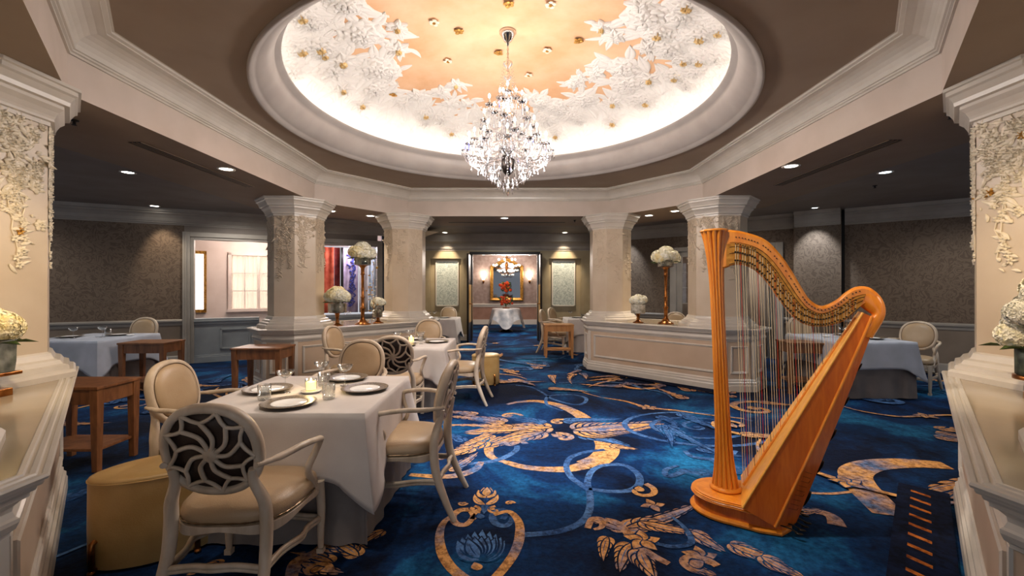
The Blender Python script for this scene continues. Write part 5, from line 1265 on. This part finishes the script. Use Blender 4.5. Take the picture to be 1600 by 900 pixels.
def tall_stand(x, y, label, H_, r, h):
    root = thing('flower_stand', label, 'flower stand', (x,y,LZ)); mb = MB()
    mb.lathe([(.0,0),(.125,0),(.128,.012),(.10,.022),(.085,.03),(.06,.05),(.05,.07),(.035,.09),(.028,.13),(.030,.24),(.042,.25),(.042,.27),(.026,.28),(.026,.42),(.034,.43),(.034,.44),(.024,.45),(.024,H_-.16),(.034,H_-.15),(.028,H_-.12),(.03,H_-.05),(.05,H_-.02),(.075,H_-.005),(.12,H_),(.0,H_)], n=28, caps=False); mb.build('pole', M['bronze'], root)
    mb = MB(); mb.lathe([(.0,H_+.001),(r*.98,H_+.001),(r,H_+.006),(r,H_+h),(r*.97,H_+h),(r*.96,H_+.01),(.0,H_+.008)], n=32, caps=False); mb.build('bowl', M['glass'], root)
    mb = MB(); mb.lathe([(.0,H_+.011),(r*.94,H_+.012),(r*.94,H_+h*.9),(.0,H_+h*.9)], n=24, caps=False); mb.build('moss_filling', M['mossvase'], root)
# right ledge
tall_stand(2.50, 7.18, 'tall bronze flower stand on the right low wall, left of the harp', .92, .125, .12)
bouquet(2.50, 7.18, LZ+1.04, ball(7,.13,.10,.03,'petal',1,['petal','petal_warm','petal']), 'round white hydrangea bouquet on the tall right stand', 90, .017, 6, 1)
footed_vase(2.09, 7.06+.26, 'small mottled stone vase on a bronze foot, right low wall', .15, .115, .16, 'stone')
bouquet(2.09, 7.32, LZ+.32, ball(6,.085,.065,.03,'petal',2), 'small dome of white hydrangea in the footed stone vase', 80, .014, 0, 2)
# left ledge
footed_vase(-2.65, 6.70, 'glass bowl vase on a dark bronze foot beside the left column', .15, .135, .20)
bouquet(-2.65, 6.70, LZ+.38, ball(7,.105,.095,.06,'petal_warm',3,['petal','petal_warm']), 'low round hydrangea bouquet against the left column', 100, .017, 6, 3)
tall_stand(-2.36, 6.98, 'tall bronze flower stand on the left low wall between the two columns', .94, .13, .13)
bouquet(-2.36, 6.98, LZ+1.08, ball(7,.13,.10,.04,'petal',4,['petal','petal_warm','petal_warm']), 'tall bouquet with trailing blossoms on the left flower stand', 100, .017, 6, 4)
q = random.Random(9); mb = MB(); g = MB(); root = thing('trailing_spray', 'gilded and white trailing blossom spray hanging from the left flower stand', 'flowers', (-2.24,7.04,LZ+.1))
pts = [(.0,0,.95),(.04,0,.85),(.02,.01,.7),(.03,0,.55),(-.01,0,.42),(.02,0,.3),(.03,0,.15),(.0,0,-.09)]
g.tube(crom(pts,5), .004, 5)
for i in range(60):
    p = Vector(crom(pts,5)[q.randint(0,34)])+Vector((q.uniform(-.07,.07),q.uniform(-.04,.04),q.uniform(-.03,.03)))
    (mb if q.random() < .5 else g).ell(p, (q.uniform(.008,.022),q.uniform(.008,.018),q.uniform(.006,.014)), 7, 5)
g.build('stem', M['gilt'], root); mb.build('blossoms', M['petal'], root)
footed_vase(-2.20, 7.25, 'small glass vase on a bronze foot right of the left flower stand', .15, .075, .10)
bouquet(-2.20, 7.25, LZ+.27, ball(5,.065,.06,.05,'petal',5), 'small white hydrangea cluster near the rear left column', 80, .015, 0, 5)
# near ledges
root = thing('square_vase', 'grey zinc vase on a bronze tray at the left edge', 'vase', (-2.78,2.32,LZ)); mb = MB()
mb.box((0,0,.12),(.20,.20,.018)); mb.box((0,0,.02),(.15,.15,.04)); mb.box((0,0,.075),(.05,.05,.08)); mb.build('tray', M['bronze'], root, bevel=.003)
mb = MB(); mb.stack([(-.08,-.08),(.08,-.08),(.08,.08),(-.08,.08)], [(0,.130),(.004,.18),(.006,.30),(0,.302),(-.008,.30),(-.01,.15)]); mb.build('body', M['zinc'], root, bevel=.003)
bouquet(-2.78, 2.32, LZ+.31, ball(6,.085,.075,.04,'petal_warm',6,['petal_warm','petal_warm','petal']), 'cream hydrangea bouquet in the zinc vase at the left edge', 170, .017, 8, 6)
root = thing('moss_vase', 'dark moss-patterned cylinder vase on a bronze foot at the right edge', 'vase', (2.76,2.28,LZ)); mb = MB()
mb.lathe([(.0,0),(.08,0),(.08,.03),(.03,.04),(.03,.09),(.12,.10),(.12,.12),(.0,.12)], n=32, caps=False); mb.build('foot', M['bronze'], root)
mb = MB(); mb.lathe([(.0,.121),(.105,.121),(.11,.126),(.112,.30),(.105,.30),(.10,.135),(.0,.13)], n=36, caps=False); mb.build('body', M['mossvase'], root)
bouquet(2.76, 2.28, LZ+.28, [(-.075,-.08,.045,.085,'petal'),(-.12,.04,.05,.07,'petal'),(.04,-.10,.035,.075,'petal_yellow'),(.11,.0,.04,.08,'petal_yellow'),(-.03,0,.18,.11,'petal_grey'),(-.13,-.02,.17,.075,'petal_grey'),(.09,.03,.20,.10,'petal'),(.0,-.03,.29,.11,'petal'),(-.08,-.06,.25,.08,'petal_grey'),(.0,.10,.10,.08,'petal_grey')], 'mixed white, grey and yellow hydrangea bouquet at the right edge', 190, .017, 8, 7)
light('ledge_glow_left','POINT',(-2.66,2.02,1.72),2.5,WARM,.12); light('ledge_glow_right','POINT',(2.66,2.02,1.72),2.5,WARM,.12)

# ================================================================== HALL CONTENTS
r = thing('mirror', 'gabled gilt wall mirror at the end of the far hall', 'mirror', (-.21,HY-.03,.95)); outl = [(-.66,0),(.66,0),(.66,1.38),(0,1.72),(-.66,1.38)]
mb = MB(); rings = []
for k, y in ((0,0),(0,-.07),(-.035,-.09),(-.10,-.05),(-.12,-.03),(-.12,0)):
    rings.append([(x,y,z) for x,z in [(p.x,p.y) for p in [Vector(v) for v in offset(outl, k)]]])
mb.loft(rings, True, False, 0, False); mb.build('frame', M['gilt'], r)
mb = MB(); o_ = offset(outl, -.11); mb.add([(x,-.02,z) for x,z in o_], [(0,1,2,3,4)]); mb.build('glass', M['mirror'], r)
r = thing('hall_table', 'round table under a draped grey cloth in the far hall', 'table', (-.20,14.9,0)); mb = MB(); mb.lathe([(.0,.74),(.46,.74),(.46,.77),(.0,.77)], n=32, caps=False); mb.build('tabletop', M['wood'], r); mb = MB(); mb.lathe([(.24,0),(.20,.04),(.05,.08),(.05,.7),(.2,.74)], n=20); mb.build('pedestal', M['darkmetal'], r)
mb = MB(); n = 96; rings = [[(rr*math.cos(2*PI*i/n), rr*math.sin(2*PI*i/n), .775) for i in range(n)] for rr in (.02,.3,.462)]
for j in range(1,11):
    t = j/10; rings.append([((.47+.13*t+.035*t*math.sin(8*a+1)+.02*t*math.sin(13*a))*math.cos(a), (.47+.13*t+.035*t*math.sin(8*a+1)+.02*t*math.sin(13*a))*math.sin(a), .772-(.50+.16*math.cos(4*a))*t) for a in [2*PI*i/n for i in range(n)]])
mb.loft(rings, True, False); o = mb.build('tablecloth', vary(mat('grey_satin', lin(175,172,170), .4), lin(150,150,152), lin(205,198,192), 5), None, (-.20,14.9,0)); tag(o, 'draped grey satin cloth on the round table in the far hall', 'tablecloth')
r = thing('festive_centrepiece', 'two-tier red and orange flower arrangement on the far hall table', 'flowers', (-.20,14.9,.78)); q = random.Random(8)
mb = MB(); mb.tube([(0,0,0),(0,0,.8)], .015, 8); mb.lathe([(.0,0),(.12,0),(.12,.015),(.0,.015)], n=16, caps=False); mb.build('stand', M['bronze'], r)
for nm, m, rad, n in (('greenery','leafgreen',.035,90),('red_blooms','petal_red',.05,46),('orange_blooms','petal_yellow',.03,22)):
    mb = MB()
    for i in range(n):
        top = i % 2; a = q.uniform(0,6.28); rr = q.uniform(.05,.26) if not top else q.uniform(.02,.2); z = (.10+q.uniform(0,.25)) if not top else (.55+q.uniform(0,.32)); 
        if nm != 'greenery' and not top: z += .04; rr *= .8
        c = (rr*math.cos(a), rr*math.sin(a)-(.03 if nm != 'greenery' else 0), z); s = rad*q.uniform(.6,1.1)
        for k in range(5): b = k*1.256+a; mb.ell((c[0]+s*.6*math.cos(b), c[1]-.01*k, c[2]+s*.6*math.sin(b)), (s*.6,s*.25,s*.45), 6, 4)
    mb.build(nm, M[m], r)
r = thing('hall_chandelier', 'brass chandelier with glowing globes in front of the hall mirror', 'chandelier', (-.19,15.5,2.85)); mb = MB()
mb.tube([(0,0,0),(0,0,-.62)], .012, 8); mb.lathe([(.0,0),(.07,0),(.05,-.04),(.0,-.05)], n=16, caps=False); mb.lathe([(.0,-.45),(.05,-.5),(.07,-.6),(.04,-.7),(.06,-.78),(.0,-.82)], n=16, caps=False); mb.build('stem', M['bronze'], r)
for n, rr, z in ((10,.46,-.60),(7,.30,-.40),(4,.14,-.24),(6,.26,-.80)):
    for k in range(n):
        a = 2*PI*k/n+rr*3; c, s = math.cos(a), math.sin(a); am = MB(); am.tube(crom([(.03*c,.03*s,z-.05),(rr*.5*c,rr*.5*s,z-.12),(rr*c,rr*s,z-.04)],4), .007, 6); A_ = am.build('arm', M['bronze'], r)
        gl = MB(); gl.ell((rr*c,rr*s,z+.01), (.032,.032,.036), 12, 8); gl.build('globe', mat('globe_glow', (1,.9,.75,1), .4, emit=(1,.84,.62,1), es=5) if 'globe_glow' not in bpy.data.materials else bpy.data.materials['globe_glow'], A_)
for x, wh in ((-1.14,'left'),(.70,'right')):
    r = thing('wall_sconce', 'small glowing wall sconce %s of the hall mirror' % wh, 'sconce', (x,HY-.02,1.75), 0, 'hall wall sconces'); mb = MB(); mb.lathe([(.0,-.12),(.03,-.1),(.045,-.03),(.03,.02),(.0,.03)], (0,-.05,0), 12, caps=False); mb.tube([(0,0,0),(0,-.05,0)], .012, 6); mb.build('bracket', M['bronze'], r)
    mb = MB(); mb.lathe([(.0,.03),(.04,.035),(.075,.12),(.07,.20),(.0,.20)], (0,-.08,0), 16, caps=False); mb.build('shade', bpy.data.materials['globe_glow'], r); light('sconce_light','POINT',(x,HY-.18,2.05),5,(1,.8,.66),.05)

# ================================================================== CEILING FITTINGS
def downlight(x, y, z, where, en=30, ang=70, lens='lamp_lens', col=WARM, r=.065, tgt=None):
    root = thing('downlight', 'small round recessed downlight '+where, 'ceiling light', (x,y,z), 0, 'recessed downlights'); mb = MB()
    mb.lathe([(r,.0),(r+.022,-.001),(r+.024,-.006),(r+.004,-.008),(r-.004,-.002)], n=28, caps=False); mb.build('trim_ring', M['plaster'], root)
    mb = MB(); mb.lathe([(.0,-.003),(r,-.0028)], n=24, caps=False); mb.build('lens', M[lens], root)
    if en: light('downlight_beam', 'SPOT', (x,y,z-.02), en, col, .04, tgt, ang, .7)
downlight(-3.12,4.82,2.76,'in the left soffit above the nearest table',30); downlight(-4.94,5.68,2.95,'in the dark left outer ceiling',40,80,'lamp_lens',COOL,tgt=(-5.4,6.2,.7))
downlight(2.97,4.70,2.76,'in the right soffit above the harp',30); downlight(4.80,5.68,2.95,'with bluish lens in the dark right outer ceiling',45,80,'lamp_lens_cool',COOL,tgt=(4.95,6.2,.7))
downlight(-.14,8.2,2.76,'in front of the doorway, centre of the rear soffit',45,70); downlight(-3.05,7.45,2.76,'just right of the left column capital',40,tgt=(-2.75,6.7,1.2)); downlight(-2.55,7.95,2.76,'left of the rear left column capital',45,tgt=(-2.5,7.2,.8))
downlight(2.45,7.9,2.76,'right of the rear right column capital',45,tgt=(2.35,7.2,.8)); downlight(2.75,7.45,2.76,'left of the capital behind the harp head',40,tgt=(2.5,7.1,.8))
downlight(-1.8,11.85,2.95,'above the left silvery panel',70,60,tgt=(-1.82,12.4,1.8)); downlight(1.42,11.85,2.95,'above the right silvery panel',70,60,tgt=(1.45,12.4,1.8))
c = W1(-.5,-.35); cw = W1(-.35,0); downlight(c.x,c.y,2.95,'washing the wallpaper left of the bright opening',25,60,tgt=(cw.x,cw.y,1.7))
c = W2(.7,-.6); cw = W2(.7,-.16); downlight(c.x,c.y,2.95,'washing the wallpapered pier behind the harp',55,60,'lamp_lens_cool',COOL,.05,(cw.x,cw.y,1.9))
c = W2(-3.2,-.5); cw = W2(-3.2,0); downlight(c.x,c.y,2.95,'washing the wallpaper right of the rear column',45,60,'lamp_lens_cool',COOL,.05,(cw.x,cw.y,1.8))
for sx, y0, y1, where in ((-1,3.93,5.66,'left'),(1,3.87,5.58,'right')):
    r = thing('air_slot', 'long black linear air slot in the %s soffit' % where, 'air vent', (sx*3.36,(y0+y1)/2,2.76)); mb = MB(); mb.box((0,0,-.003),(.11,y1-y0,.004)); mb.build('backing', M['black'], r)
    for k in (-.058,-.019,.019,.058): mb = MB(); mb.box((k,0,-.005),(.006,y1-y0,.008)); mb.build('slat', M['soffit'], r)
r = thing('air_slot', 'black linear air slot across the rear soffit', 'air vent', (-.1,8.75,2.76)); mb = MB(); mb.box((0,0,-.003),(2.3,.07,.004)); mb.build('backing', M['black'], r)
for i, (px, py, z, wh) in enumerate(((116,188,2.76,'beside the near left capital'),(100,219,2.95,'in the outer ceiling beyond the near left capital'),(1485,178,2.76,'beside the near right capital'),(1493,214,2.95,'in the outer ceiling beyond the near right capital'),(1367,290,2.95,'below the bluish right downlight'),(672,341,2.76,'left of the rear air slot'),(898,344,2.76,'right of the rear air slot'))):
    Y = FPX*(z-EYE)/(450-py); r = thing('sprinkler', 'tiny dark ceiling sprinkler '+wh, 'sprinkler', ((px-800)/FPX*Y, Y, z), 0, 'ceiling sprinklers'); mb = MB()
    mb.lathe([(.0,0),(.03,0),(.028,-.006),(.01,-.01),(.008,-.03),(.0,-.03)], n=16, caps=False); mb.lathe([(.0,-.04),(.018,-.038),(.018,-.036),(.0,-.034)], n=10, caps=False); mb.tube([(-.012,0,-.012),(-.012,0,-.038)], .002, 5); mb.tube([(.012,0,-.012),(.012,0,-.038)], .002, 5); mb.build('head', M['black'], r)
